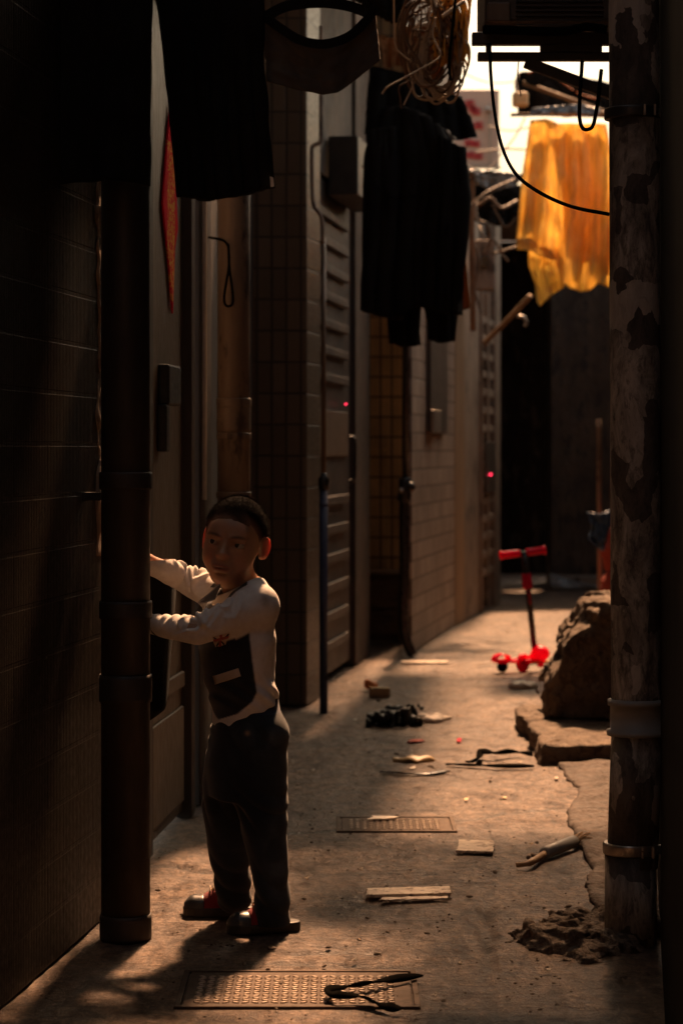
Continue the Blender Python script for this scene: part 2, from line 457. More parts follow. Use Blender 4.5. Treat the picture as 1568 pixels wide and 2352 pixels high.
MT = dict(
    floor=floor_mat(),
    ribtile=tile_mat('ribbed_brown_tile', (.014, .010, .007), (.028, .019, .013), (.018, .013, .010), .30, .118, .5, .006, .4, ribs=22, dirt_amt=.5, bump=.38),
    gridtile=tile_mat('dark_glazed_tile', (.065, .048, .031), (.11, .080, .052), (.016, .012, .009), .0665, .142, 0., .006, .3, dirt_amt=.45),
    ochre=tile_mat('ochre_tile', (.72, .47, .20), (.80, .54, .25), (.13, .08, .04), .0700, .124, 0., .007, .35, dirt=(.10, .06, .03), dirt_amt=.5),
    brick=tile_mat('grey_painted_brick', (.27, .205, .16), (.40, .31, .24), (.13, .09, .065), .25, .105, .5, .007, .5, dirt=(.11, .075, .05), dirt_amt=.6),
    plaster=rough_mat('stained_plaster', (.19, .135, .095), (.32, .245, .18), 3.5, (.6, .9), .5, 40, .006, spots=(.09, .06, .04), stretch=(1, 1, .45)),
    darkplaster=rough_mat('dark_plaster', (.030, .021, .015), (.075, .052, .036), 3, (.6, .9), .5, 40, .006, spots=(.025, .02, .015), stretch=(1, 1, .4)),  # dark base tone, varied by noise
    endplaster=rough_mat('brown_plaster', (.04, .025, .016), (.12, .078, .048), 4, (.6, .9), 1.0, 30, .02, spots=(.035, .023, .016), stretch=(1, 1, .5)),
    wornglint=rough_mat('worn_steel_glint', (.40, .30, .22), (.65, .52, .41), 14, (.28, .45), .2, 90, .001),  # pale and non-metal: worn tops with their glints put into the colour
    blackwall=rough_mat('black_plaster', (.003, .0025, .002), (.009, .007, .0055), 4, (.7, .95), .6, 40, .006, spots=(.02, .016, .013), spec=.04, stretch=(1, 1, .4)),  # near-black base tone, also carries the shade of the far passage
    shadepanel=rough_mat('shade_panel_concrete', (.09, .07, .055), (.16, .125, .1), 2, (.7, .95), .4),  # for the unseen light-blocking panels overhead
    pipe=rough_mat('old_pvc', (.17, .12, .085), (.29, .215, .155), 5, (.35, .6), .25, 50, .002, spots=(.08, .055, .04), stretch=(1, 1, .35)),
    pipe_dark=rough_mat('dark_pvc', (.022, .018, .015), (.046, .037, .030), 5, (.45, .7), .3, 50, .002, spots=(.035, .025, .02), stretch=(1, 1, .4)),  # very dark base tone, varied by noise
    pipe_grey=rough_mat('grey_pvc', (.20, .20, .20), (.28, .28, .27), 6, (.4, .6), .2, 60, .002),
    blackmetal=rough_mat('black_painted_metal', (.012, .011, .010), (.035, .03, .026), 12, (.35, .6), .3, 60, .002),
    steel=rough_mat('dull_steel', (.30, .26, .22), (.45, .40, .34), 12, (.25, .5), .2, 80, .001, metal=.8),
    rust=rough_mat('rusty_metal', (.14, .06, .025), (.30, .15, .07), 9, (.55, .85), .4, 60, .003, metal=.2),
    doorpaint=rough_mat('scuffed_door_paint', (.11, .073, .046), (.17, .118, .077), 3, (.35, .6), .3, 70, .002, spots=(.13, .085, .055), stretch=(1, 1, .25)),
    darkdoor=rough_mat('dark_door_paint', (.035, .026, .02), (.08, .06, .045), 4, (.4, .65), .3, 60, .003, stretch=(1, 1, .3)),
    wood=rough_mat('weathered_wood', (.20, .12, .06), (.34, .22, .12), 6, (.55, .8), .3, 50, .003, stretch=(1, 1, .15)),
    cabinetwood=rough_mat('old_cabinet_wood', (.16, .085, .045), (.30, .17, .09), 5, (.5, .8), .4, 60, .003, spots=(.08, .045, .025), stretch=(.2, 1, 1)),
    stone=rough_mat('broken_concrete', (.085, .058, .040), (.21, .152, .105), 11, (.75, .95), 1.0, 70, .02, spots=(.075, .05, .033)),
    kerbstone=rough_mat('kerb_concrete', (.032, .020, .014), (.08, .052, .036), 9, (.7, .95), .8, 60, .012, spots=(.035, .024, .017)),
    bluepvc=rough_mat('blue_pvc', (.022, .035, .085), (.04, .06, .13), 6, (.35, .55), .2),
    rubber=plain('black_rubber', (.006, .0055, .005), .9, bump=.2, spec=0.0),
    blackplastic=plain('black_plastic', (.018, .017, .016), .3, bump=.2),
    bagplastic=plain('black_bag_plastic', (.010, .0095, .009), .5, bump=.4, spec=.3),
    whiteplastic=plain('white_plastic', (.68, .60, .5), .4, bump=.3),
    paper=plain('crumpled_paper', (.78, .7, .6), .8, bump=.4),
    palewood=rough_mat('pale_plank', (.42, .33, .25), (.74, .63, .50), 16, (.6, .85), .5, 90, .003, spots=(.20, .14, .095)),
    tan=plain('tan_plastic', (.62, .42, .20), .45, bump=.2),
    red=plain('red_plastic', (.97, .03, .13), .28, var=.05, tl=.6),
    redmatte=plain('red_cloth', (.34, .05, .03), .8),
    orange=plain('orange_wrapper', (.5, .14, .03), .5),
    blackcloth=cloth_mat('black_cloth', (.005, .0045, .004), (.010, .009, .008), sheen=0.0),
    greycloth=cloth_mat('grey_jersey', (.065, .052, .042), (.095, .076, .06)),
    browncloth=cloth_mat('brown_cloth', (.28, .13, .055), (.40, .20, .09), trans=.35),
    yellow=cloth_mat('yellow_cotton', (.90, .66, .22), (.95, .77, .36), trans=.62, streak=.4),
    beigecloth=cloth_mat('beige_cloth', (.42, .34, .26), (.52, .43, .33)),
    bluebag=plain('blue_plastic_bag', (.05, .10, .19), .45, bump=.5, scale=12),
    goldwire=plain('yellow_cable', (.85, .55, .15), .4, tl=.5),
    palewire=plain('pale_cable', (.55, .45, .34), .45, tl=.2),
    brownwire=plain('brown_cable', (.13, .075, .04), .6),
    tread=rough_mat('steel_tread_plate', (.055, .037, .026), (.12, .083, .06), 14, (.7, .9), .3, 90, .002, metal=0, spec=.2, spots=(.06, .042, .03)),
    redpaper=None, led=plain('red_led', (.8, .05, .08), .3, emit=(1, .03, .08), es=1.2),
    signwhite=plain('sign_face', (.55, .42, .33), .4, var=.1), signred=plain('sign_red', (.55, .03, .05), .5),
    palewall=tile_mat('pale_tile', (.74, .66, .55), (.78, .70, .58), (.55, .47, .38), .6, .4, 0., .012, .5, dirt=(.5, .42, .33), dirt_amt=.4),
    glassy=plain('grey_plastic_sheet', (.30, .32, .33), .25, bump=.4, scale=8),
)
def red_paper():
    t = NT('red_couplet_paper'); co = t.coord()
    n = t.noise(co, 62, 5, .75, 1.2)
    sp_ = t.n('ShaderNodeSeparateXYZ'); t.l(co, sp_.inputs[0])
    band = t.math('MULTIPLY', t.math('LESS_THAN', t.math('ABSOLUTE', t.math('SUBTRACT', sp_.outputs['Y'], 7.36)), .075), t.math('LESS_THAN', t.math('ABSOLUTE', t.math('SUBTRACT', sp_.outputs['Z'], 1.86)), .24))
    m = t.math('MULTIPLY', t.ramp(n, [(.50, (0, 0, 0)), (.53, (1, 1, 1))]), band)
    t.set('Base Color', t.mix((.75, .004, .03), (.85, .50, .08), m)); t.set('Metallic', t.math('MULTIPLY', m, .2))
    t.set('Roughness', .85); t.set('Specular IOR Level', .05); t.set('Normal', t.bump(t.noise(co, 160, 3, .7), .9, .004))
    return t.m
MT['redpaper'] = red_paper()

# ------------------------------------------------------------------ ground
def axis(lo, hi, step, far_lo, far_hi):
    a = list(np.arange(lo, hi + 1e-6, step))
    pre = [far_lo, far_lo * .3 + lo * .7]; post = [hi * .7 + far_hi * .3, far_hi]
    return pre + a + post
gx = axis(-.9, 2.6, .02, -70, 70); gy = axis(3.9, 9.5, .018, -40, 9.6)[:-2] + axis(9.53, 21.5, .04, 9.5, 140)[2:]
CRK = [[G(1010, 1884), G(1090, 1879), G(1160, 1866), G(1230, 1858), G(1310, 1852)],
       [G(660, 1912), G(760, 1905), G(860, 1898), G(960, 1903), G(1020, 1893)],
       [G(1112, 2080), G(1118, 2150), G(1122, 2230)],
       [G(350, 1985), G(420, 1992), G(480, 2003)],
       [G(560, 2206), G(700, 2212), G(800, 2215), G(960, 2222)],
       [G(680, 2190), G(780, 2183), G(860, 2186)],
       [G(900, 1512), G(1030, 1508), G(1100, 1500)]]
CRK = [curve([(p.x, p.y, 0) for p in c], 8) for c in CRK]
def crack(x, y):
    d = 9
    for c in CRK:
        if not (c[0].y - .4 < y < c[-1].y + .4 or c[-1].y - .4 < y < c[0].y + .4): continue
        for a, b in zip(c, c[1:]):
            ex, ey = b.x - a.x, b.y - a.y
            t = max(0, min(1, ((x - a.x) * ex + (y - a.y) * ey) / (ex * ex + ey * ey + 1e-9)))
            d = min(d, math.hypot(x - a.x - t * ex, y - a.y - t * ey))
    return d
def gz(x, y):
    if not (-1.0 < x < 2.8 and 3.8 < y < 21.6): return 0
    z = .006 * mnoise.noise((x * 2.1, y * 1.3, 0)) + .005 * mnoise.noise((x * 7, y * 4, 3)) + .0030 * mnoise.noise((x * 19, y * 11, 8)) + .0016 * mnoise.noise((x * 38, y * 24, 5))
    d = crack(x, y)
    if d < .05: z -= .016 * math.exp(-(d / .016) ** 2) * (.6 + .7 * mnoise.noise((x * 11, y * 11, 1)))
    for x0, x1, y0, y1 in ((-.40, .19, 5.03, 5.44), (-.04, .38, 7.36, 7.70)):      # trodden flat round the steel covers
        m = max(x0 - x, x - x1, y0 - y, y - y1, 0)
        k = max(0, 1 - m / .12); z = z * (1 - k) - .001 * k
    return z - .003
bm = bmesh.new()
gv = [[bm.verts.new((x, y, gz(x, y))) for x in gx] for y in gy]
for j in range(len(gy) - 1):
    for i in range(len(gx) - 1):
        bm.faces.new([gv[j][i], gv[j][i + 1], gv[j + 1][i + 1], gv[j + 1][i]])
me = bpy.data.meshes.new('alley_ground'); bm.to_mesh(me); bm.free()
cw = np.array([math.exp(-(crack(v.co.x, v.co.y) / .019) ** 2) * max(0, min(1, .95 + 1.1 * mnoise.noise((v.co.x * 13, v.co.y * 6, 4)))) if 4 < v.co.y < 21 and -1 < v.co.x < 2.6 else 0 for v in me.vertices])
vcol(me, np.stack([cw] * 3, 1), 'crack')
tag(link('ground', me, MT['floor'], None, True), kind='structure')

# ------------------------------------------------------------------ buildings
def wall(name, p0, p1, h, mat, parent, thick=.25, z0=0.0):
    p0 = Vector((p0[0], p0[1], z0)); p1 = Vector((p1[0], p1[1], z0))
    L = (p1 - p0).length; x = (p1 - p0) / L; y = Vector((-x.y, x.x, 0))
    m = Matrix(((x.x, y.x, 0, p0.x), (x.y, y.y, 0, p0.y), (0, 0, 1, p0.z), (0, 0, 0, 1)))
    return MB().box((0, 0, 0), (L, thick, h)).build(name, mat, parent, mw=m, bevel=.006), m, L

XA = lambda Y: -.62 + .121 * (Y - 5.77)
XD = lambda Y: -.545 + .080 * (Y - 7.14)
XR = lambda Y: .76 + .121 * (Y - 5.77)

# near left building: ribbed tiles, then the recessed door
b1 = thing('tiled_building', (XA(5), 5, 0), 'dark building in brown ribbed tiles with a recessed metal door behind the boy', 'building')
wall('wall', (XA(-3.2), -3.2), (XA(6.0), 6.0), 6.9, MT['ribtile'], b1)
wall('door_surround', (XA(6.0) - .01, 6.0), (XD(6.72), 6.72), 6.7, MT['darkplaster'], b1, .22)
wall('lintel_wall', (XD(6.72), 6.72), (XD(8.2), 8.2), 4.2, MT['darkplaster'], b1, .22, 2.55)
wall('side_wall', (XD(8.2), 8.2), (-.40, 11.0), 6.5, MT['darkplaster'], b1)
# chipped plaster strip at the corner of the ribbed wall
def strip_fn(X, Y, Z):
    x0 = XA(5.93) - .004
    e = .026 + .012 * nsin(X * 0, Y * 0, Z, 24, 5) + .008 * nsin(X * 0, Y * 0, Z, 90, 6)
    return np.maximum(np.abs(X - x0) - .012 - .004 * nsin(X, Y, Z, 70, 9), np.abs(Y - 5.965) - e)
sdf_obj('plaster_patch', strip_fn, (XA(5.93) - .03, 5.9, .9), (XA(5.93) + .03, 6.04, 2.2), .008, MT['plaster'], b1)
# door leaf, frame, fittings
dd = Vector((.080, 1, 0)).normalized(); dn = Vector((dd.y, -dd.x, 0))       # along the door, out of the door
def dpt(Y, z, out=0.): return Vector((XD(Y), Y, z)) + dn * out
def slab(mb, Y0, Y1, z0, z1, o0, o1):
    a = [dpt(Y0, 0, o0), dpt(Y1, 0, o0), dpt(Y1, 0, o1), dpt(Y0, 0, o1)]
    return mb.hexa([(p.x, p.y, z0) for p in a], [(p.x, p.y, z1) for p in a])
m = MB(); slab(m, 6.95, 7.66, .02, 2.5, -.03, 0.)
leaf = m.build('door', MT['doorpaint'], b1, bevel=.004)
m = MB(); slab(m, 7.0, 7.62, .06, .36, .001, .012); slab(m, 7.0, 7.62, .42, .47, .001, .014)
m.build('kick_panel', MT['doorpaint'], leaf, bevel=.005)
m = MB(); slab(m, 7.16, 7.40, 1.30, 1.42, .001, .035); m.build('lock', MT['blackmetal'], leaf, bevel=.006)
m = MB(); slab(m, 7.14, 7.20, 1.16, 1.30, .001, .03); m.build('handle', MT['blackmetal'], leaf, bevel=.006)
m = MB(); slab(m, 7.66, 7.74, 0, 2.55, -.02, .03); slab(m, 7.80, 7.86, 0, 2.55, -.02, .012); slab(m, 7.92, 8.2, 0, 2.55, -.06, .02)
slab(m, 6.72, 6.95, 0, 2.55, -.03, .02); slab(m, 6.95, 7.66, 2.5, 2.56, -.03, .03)
fr = m.build('door_frame', MT['darkdoor'], b1, bevel=.004)
m = MB(); slab(m, 7.965, 7.985, 1.0, 2.3, .0205, .034); m.build('steel_edge', MT['whiteplastic'], fr, bevel=.003)  # white colour stands in for the bright reflection on the steel

cp = MB()
for (ya, yb, za, zb) in ((7.10, 7.74, 0, 0),):
    c0 = 7.36; zt = P(380, 235, 7.3).z; zb_ = P(389, 722, 7.45).z; zm = (zt + zb_) / 2
    prof = [(7.36, zt), (7.27, zm + .16), (7.20, zm + .0), (7.24, zm - .06), (7.33, zb_ + .13), (7.40, zb_), (7.44, zb_ + .2), (7.50, zm - .05), (7.46, zm + .12)]
    a = [dpt(y, z, .004) for y, z in prof]; b = [dpt(y, z, .010) for y, z in prof]
    cp.hexa(a, b)
tag(cp.build('paper_charm', MT['redpaper']), 'red and gold diamond paper charm pasted on the door', 'door charm')

# tiled column block that steps into the alley
b2 = thing('tiled_building', (-.2, 11, 0), 'building with a column of dark square-set tiles and a barred door with red light', 'building')
wall('tile_face', (-.45, 10.98), (-.157, 10.98), 5.9, MT['gridtile'], b2, .2)
wall('side_face', (-.157, 10.985), (-.10, 11.35), 5.85, MT['gridtile'], b2, .2)
X2 = lambda Y: -.063 + .133 * (Y - 12.1)
wall('back_wall', (X2(11.2) - .14, 11.2), (X2(13.6) - .14, 13.6), 5.8, MT['darkplaster'], b2, .2)
d2 = Vector((.133, 1, 0)).normalized(); n2 = Vector((d2.y, -d2.x, 0))
def d2p(Y, z, o=0.): return Vector((X2(Y), Y, z)) + n2 * o
def slab2(mb, Y0, Y1, z0, z1, o0, o1):
    a = [d2p(Y0, 0, o0), d2p(Y1, 0, o0), d2p(Y1, 0, o1), d2p(Y0, 0, o1)]
    return mb.hexa([(p.x, p.y, z0) for p in a], [(p.x, p.y, z1) for p in a])
m = MB(); slab2(m, 11.36, 13.0, .04, 2.5, -.05, -.01)
gd = m.build('door', MT['darkdoor'], b2)
m = MB()
for k in range(6): slab2(m, 11.5, 12.75, .16 + k * .145, .205 + k * .145, -.009, .018)
for k in range(7): slab2(m, 11.5, 12.75, 1.5 + k * .135, 1.54 + k * .135, -.009, .018)
m.build('louvre', MT['darkdoor'], gd, bevel=.004)
m = MB(); slab2(m, 11.5, 12.8, 1.13, 1.36, -.009, .006); m.build('lock_panel', MT['doorpaint'], gd, bevel=.004)
q = P(805, 1055, 12.75)
hz = [P(800, 1003, 12.6), P(814, 1010, 12.6), P(815, 1060, 12.6), P(813, 1100, 12.6), P(800, 1106, 12.6)]
MB().tube(curve(hz, 5), .009, 8).build('handle', MT['blackmetal'], gd, True)
MB().ball(P(794, 928, 12.5), .0045, 10).build('indicator_light', MT['led'], gd, True)
m = MB(); slab2(m, 13.0, 13.62, 0, 5.6, -.1, .02); slab2(m, 11.36, 11.50, 0, 2.6, -.03, .03)
m.build('door_frame', MT['darkplaster'], b2, bevel=.005)
m = MB(); a, b = P(742, 545, 11.42), P(743, 1092, 11.42); m.tube([a, b], .012, 8)
m.build('frame_edge', MT['doorpaint'], b2, True)
m = MB(); slab2(m, 12.0, 12.9, P(770, 462, 12.3).z, P(770, 330, 12.3).z, .012, .16); m.build('window_box', MT['blackmetal'], b2, bevel=.006)
m = MB(); slab2(m, 11.37, 13.6, 2.52, 5.7, -.1, .0); m.build('upper_wall', MT['darkplaster'], b2)

b3 = thing('tiled_building', (.2, 15, 0), 'building end faced in small ochre tiles beside the black pipe', 'building')
wall('tile_face', (.10, 14.95), (.40, 14.95), 5.5, MT['ochre'], b3, .3)
wall('side_wall', (.128, 13.63), (.14, 14.94), 5.4, MT['darkplaster'], b3, .2)

b4 = thing('brick_building', (.5, 14, 0), 'building with pale grey painted brick wall, pale pilaster and barred door', 'building')
wall('brick_wall', (.40, 13.78), (.744, 15.9), 5.2, MT['brick'], b4, .03)
XE = lambda Y: .744 + .183 * (Y - 15.9)
wall('pilaster', (XE(16.36), 16.36), (XE(17.18), 17.18), 3.12, MT['plaster'], b4, .25)
wall('brown_post', (XE(15.9) + .004, 15.905), (XE(16.36) + .004, 16.355), 3.1, MT['wood'], b4, .2)
wall('door_back', (XE(17.18) - .05, 17.18), (XE(18.3) - .05, 18.3), 3.05, MT['darkplaster'], b4, .2)
d4 = Vector((.183, 1, 0)).normalized(); n4 = Vector((d4.y, -d4.x, 0))
def slab4(mb, Y0, Y1, z0, z1, o0, o1):
    f = lambda Y, o: Vector((XE(Y), Y, 0)) + n4 * o
    a = [f(Y0, o0), f(Y1, o0), f(Y1, o1), f(Y0, o1)]
    return mb.hexa([(p.x, p.y, z0) for p in a], [(p.x, p.y, z1) for p in a])
m = MB()
for k in range(15): slab4(m, 17.25, 17.95, .25 + k * .13, .30 + k * .13, -.03, .01)
slab4(m, 17.56, 17.63, .02, 2.3, -.03, .018)
gr = m.build('door_grille', MT['plaster'], b4, bevel=.004)
m = MB(); slab4(m, 17.35, 17.9, .85, 1.22, -.02, .03); m.build('lock_panel', MT['darkdoor'], gr, bevel=.004)
MB().ball(P(1126, 1090, 17.45), .008, 10).build('indicator_light', MT['led'], gr, True)
m = MB(); slab4(m, 17.98, 18.3, 0, 3.08, -.04, .02); slab4(m, 17.19, 17.24, 0, 3.0, -.04, .02); m.build('door_frame', MT['plaster'], b4, bevel=.005)
m = MB(); a = P(968, 655, 14.4); fz = lambda py: P(0, py, 14.55).z
def slabE(mb, Y0, Y1, z0, z1, o0, o1):
    de = Vector((.344, 2.12, 0)).normalized(); ne = Vector((de.y, -de.x, 0)); f = lambda Y, o: Vector((.40 + (Y - 13.78) * .1623, Y, 0)) + ne * o
    a = [f(Y0, o0), f(Y1, o0), f(Y1, o1), f(Y0, o1)]
    return mb.hexa([(p.x, p.y, z0) for p in a], [(p.x, p.y, z1) for p in a])
slabE(m, 14.42, 15.25, fz(993), fz(640), .003, .03); ww = m.build('window_shutter', MT['darkdoor'], b4, bevel=.006)
m = MB(); slabE(m, 14.40, 14.75, fz(995), fz(942), .031, .05); m.build('latch_plate', MT['steel'], ww, bevel=.004)

b5 = thing('end_building', (2, 21, 0), 'low rough plastered building closing the far end of the alley', 'building')
wall('end_wall', (P(1265, 0, 20.6).x, 20.6), (3.1, 20.6), 3.2, MT['endplaster'], b5, .5)
wall('passage_wall', (.9, 22.6), (2.4, 22.6), 3.1, MT['blackwall'], b5, .3)  # near-black colour puts the passage's shade into its walls
wall('passage_side', (.9, 18.6), (.95, 22.58), 3.08, MT['blackwall'], b5, .3)
MB().box((.7, 20.0, 3.12), (1.78, 22.7, 3.25)).build('passage_shade_slab', MT['darkplaster'], b5)  # slab added over the passage to keep it dark
MB().box((1.79, 20.2, 3.22), (3.2, 22.4, 3.34)).build('eave', MT['darkplaster'], b5)
wall('step', (P(1265, 0, 20.2).x, 20.1), (2.3, 20.1), .10, MT['plaster'], b5, .4)

b6 = thing('dark_building', (XR(3), 3, 0), 'tall dark building on the right, with unseen shade panels added overhead', 'building')
wall('wall', (XR(9.0), 9.0), (XR(-3.2), -3.2), 6.2, MT['blackwall'], b6)
MB().prism([(-1.0, 6.6), (XR(6.6), 6.6), (XR(7.9), 7.9), (-.72, 7.9)], 4.25, 4.8).build('shade_slab', MT['shadepanel'], b6)  # unseen slab added overhead to darken the near alley
wall('low_wall', (XR(20.5), 20.5), (XR(9.02), 9.02), 2.8, MT['darkplaster'], b6)
MB().prism([(.98, 7.8), (XR(7.8) + .1, 7.8), (XR(9.0) + .1, 9.0), (1.05, 9.0)], 3.62, 3.68).build('shade_panel', MT['shadepanel'], b6)  # unseen panel added to shade the floor on the right
m = MB()
for k in range(22):
    y = 7.9 + k * .115; m.beam(((.50 + .06 * (y - 7.9)) if y < 8.95 else .24, y, 3.75), (1.12 + .06 * (y - 7.9), y, 3.75), .078, .02)
m.beam((.66, 7.8, 3.72), (.82, 10.5, 3.72), .03, .03); m.beam((1.06, 7.8, 3.72), (1.22, 10.5, 3.72), .03, .03)
m.build('shade_slats', MT['wood'], b6)  # unseen slats added to dim the sun on the foreground floor
MB().prism([(-.4, 10.2), (.60, 10.2), (.84, 12.9), (.0, 12.9)], 3.72, 3.80).build('shade_panel', MT['shadepanel'], b2)  # unseen panel added to darken the left part of the floor
MB().prism([(.35, 13.9), (.95, 13.9), (1.10, 16.2), (.7, 16.2)], 4.4, 5.1).build('shade_block', MT['darkplaster'], b4)  # unseen overhang added to shade the floor below the brick wall
b7 = thing('rear_blocker', (0, -3.5, 0), 'unseen building added behind the camera to stop sky light and bounce sun', 'building')  # added out of view to hold back sky light and give fill
MB().box((-3, -3.9, 0), (2, -3.45, 5.5)).build('wall', MT['plaster'], b7)

# pale building far behind the gap, with a sign on it
b8 = thing('pale_building', (2.6, 34, 0), 'pale tiled building bright beyond the gap between the roofs', 'building')
MB().box((.8, 34, 0), (9, 38, 4.4)).build('wall', MT['palewall'], b8)
# ------------------------------------------------------------------ the boy
BY = 5.92
def B(px, py, dy=0.0):
    p = P(px, py, BY + dy); return np.array((p.x, p.y, p.z))
S = BY / F     # metres per reference pixel at the boy

def skin_mat():
    t = NT('child_skin'); co = t.coord()
    at = t.n('ShaderNodeVertexColor'); at.layer_name = 'tint'
    n1 = t.noise(co, 90, 4, .6)
    t.set('Base Color', t.mix(at.outputs[0], (.35, .18, .11), t.math('MULTIPLY', n1, .3)))
    t.set('Roughness', .5); t.set('Subsurface Weight', .35); t.set('Subsurface Radius', (.028, .005, .0025)); t.set('Subsurface Scale', 1.0)
    t.set('Normal', t.bump(t.noise(co, 600, 3, .6), .12, .001))
    return t.m
def tint_cloth(name, weave, rough=.9, sheen=.2, bump=.25):
    t = NT(name); co = t.coord(); at = t.n('ShaderNodeVertexColor'); at.layer_name = 'tint'
    n1 = t.noise(co, 60, 5, .65)
    t.set('Base Color', t.mix(at.outputs[0], t.ramp(n1, [(.35, (.35, .35, .35)), (.65, (.65, .65, .65))]), .5, 'OVERLAY'))
    t.set('Roughness', rough); t.set('Sheen Weight', sheen); t.set('Specular IOR Level', .2)
    t.set('Normal', t.bump(t.math('ADD', t.noise(co, weave, 2, .5), t.math('MULTIPLY', n1, 1.5)), bump, .002))
    return t.m
SKIN = skin_mat(); SHIRT = tint_cloth('jersey_shirt', 700); DENIM = tint_cloth('dark_denim', 900)

boy = thing('person', B(590, 2120) * np.array((1, 1, 0)), 'small boy in pale long-sleeved top and dark jeans, looking back at the camera', 'person')

# --- head frame
HC = B(537, 1244)
HR = Matrix.Rotation(R(9), 3, 'Y') @ Matrix.Rotation(R(-12), 3, 'Z') @ Matrix.Rotation(R(4), 3, 'X')
HN = np.array(HR)
K = 1.02
def hp(x, y, z): return HC + HN @ (np.array((x, y, z)) * K)
NEP = B(556, 1352, .015)

body = Field((-.62, 5.66, -.02), (-.06, 6.16, 1.10), .0032)
E = lambda c, r, k=.012, op='add', M=None: body.ell(hp(*c), np.array(r) * K, (HR @ M) if M is not None else HR, k, op)
C = lambda a, b, r0, r1=None, k=.008, op='add': body.cap(hp(*a), hp(*b), r0 * K, (r1 if r1 is not None else r0) * K, k, op)
# neck, trunk, limbs under the clothes
body.cap(hp(0, .02, -.06), NEP, .036, .040, .02)
body.cap(NEP, B(556, 1400, .02), .042, .06, .03)
body.ell(B(548, 1500, .02), (.07, .075, .13), None, .03)
body.cap(B(560, 1560, .01), B(570, 1700), .062, .066, .03)
near_arm = [B(588, 1395, -.075), B(450, 1450, -.105), B(338, 1432, -.012), B(312, 1426, .012)]
far_arm = [B(498, 1362, .10), B(425, 1330, .12), B(338, 1288, .05), B(314, 1280, .035)]
body.chain(near_arm[:3], [.034, .026, .017]); body.chain(far_arm[:3], [.034, .026, .017])
near_leg = [B(603, 1690, -.06), B(607, 1900, -.075), B(626, 2075, -.085)]
far_leg = [B(548, 1690, .05), B(523, 1900, .06), B(536, 2045, .075)]
body.chain(near_leg, [.048, .034, .024], .03); body.chain(far_leg, [.048, .034, .024], .03)
# hands closed round the strap of the bag, behind the downpipe
for wr, tip, sgn in ((near_arm[2], near_arm[3], 1), (far_arm[2], far_arm[3], 1)):
    d = tip - wr; d /= np.linalg.norm(d); up = np.array((0, 0, 1.)); sidev = np.cross(d, up)
    body.cap(wr, wr + d * .018, .016, .017, .01); 
    pc = wr + d * .036
    M = Matrix((d, sidev, up)).transposed()
    body.ell(pc, (.026, .011, .022), M, .008)
    for i, (h, ln) in enumerate(((.016, .030), (.0055, .034), (-.005, .032), (-.015, .025))):
        a = pc + d * .022 + up * h
        b = a + d * ln * .55 + sidev * .004; c = b + d * ln * .15 - sidev * .016; e = c - d * ln * .35 - sidev * .010
        body.chain([a, b, c, e], [.0056, .0052, .0048, .0042], .003)
    a = pc - d * .008 + up * .018; b = a + d * .016 + up * .012 - sidev * .006; c = b + d * .014 - up * .006 - sidev * .010
    body.chain([a, b, c], [.0068, .006, .005], .003)
# skull and face
E((0, .014, .028), (.0680, .089, .077))
E((0, -.020, -.028), (.0570, .062, .070), .03)
E((0, -.050, -.082), (.027, .024, .019), .03)
for s_ in (-1, 1):
    E((s_ * .034, -.046, -.034), (.024, .023, .027), .022)
    E((s_ * .030, -.0835, .002), (.0165, .010, .0085), .009, 'sub')
    C((s_ * .014, -.0845, .0165), (s_ * .045, -.071, .017), .0036, .003, .012)          # brow ridge
    C((s_ * .0185, -.0785, .0090), (s_ * .0435, -.0705, .0085), .0034, .0028, .005)     # upper lid
    C((s_ * .0195, -.0775, -.0085), (s_ * .0420, -.0700, -.0070), .0030, .0026, .006)    # lower lid
    E((s_ * .0105, -.0850, -.0275), (.0075, .0085, .0062), .006)                        # nostril wing
    E((s_ * .0065, -.0910, -.0325), (.0030, .0035, .0026), .003, 'sub')
    # ear
    Me = Matrix.Rotation(R(-24 * s_), 3, 'Z') @ Matrix.Rotation(R(-8), 3, 'X')
    E((s_ * .0745, .016, -.006), (.0062, .0205, .0285), .006, 'add', Me)
    E((s_ * .0795, .012, -.003), (.0045, .0125, .0185), .004, 'sub', Me)
    E((s_ * .0705, .004, -.024), (.006, .008, .009), .005)
E((0, -.066, .034), (.046, .016, .022), .02)
C((0, -.0800, .006), (0, -.0935, -.0225), .0058, .0092, .012)
E((0, -.0955, -.0235), (.0100, .0090, .0085), .006)
E((0, -.0790, -.053), (.026, .012, .016), .014)
C((-.019, -.0835, -.0535), (-.004, -.0895, -.0505), .0036, .0042, .004); C((.019, -.0835, -.0535), (.004, -.0895, -.0505), .0036, .0042, .004)
C((-.015, -.0822, -.0605), (.015, -.0822, -.0605), .0038, .0038, .004); E((0, -.0842, -.0612), (.010, .0050, .0044), .004)
C((-.021, -.0885, -.0565), (.021, -.0885, -.0565), .0016, .0016, .002, 'sub')
E((0, -.0790, -.0715), (.014, .006, .0035), .006, 'sub')
me, V = body.mesh('body')
L = ((V - HC) @ HN) / K          # head-local coordinates
tint = np.tile(np.array((.46, .255, .16), np.float32), (len(V), 1))
def blend(mask, c):
    m = np.clip(mask, 0, 1)[:, None]; tint[:] = tint * (1 - m) + np.array(c) * m
front = L[:, 1] < -.03
inhead = (np.abs(L[:, 2]) < .12) & (np.abs(L[:, 0]) < .1) & (L[:, 1] < .12)
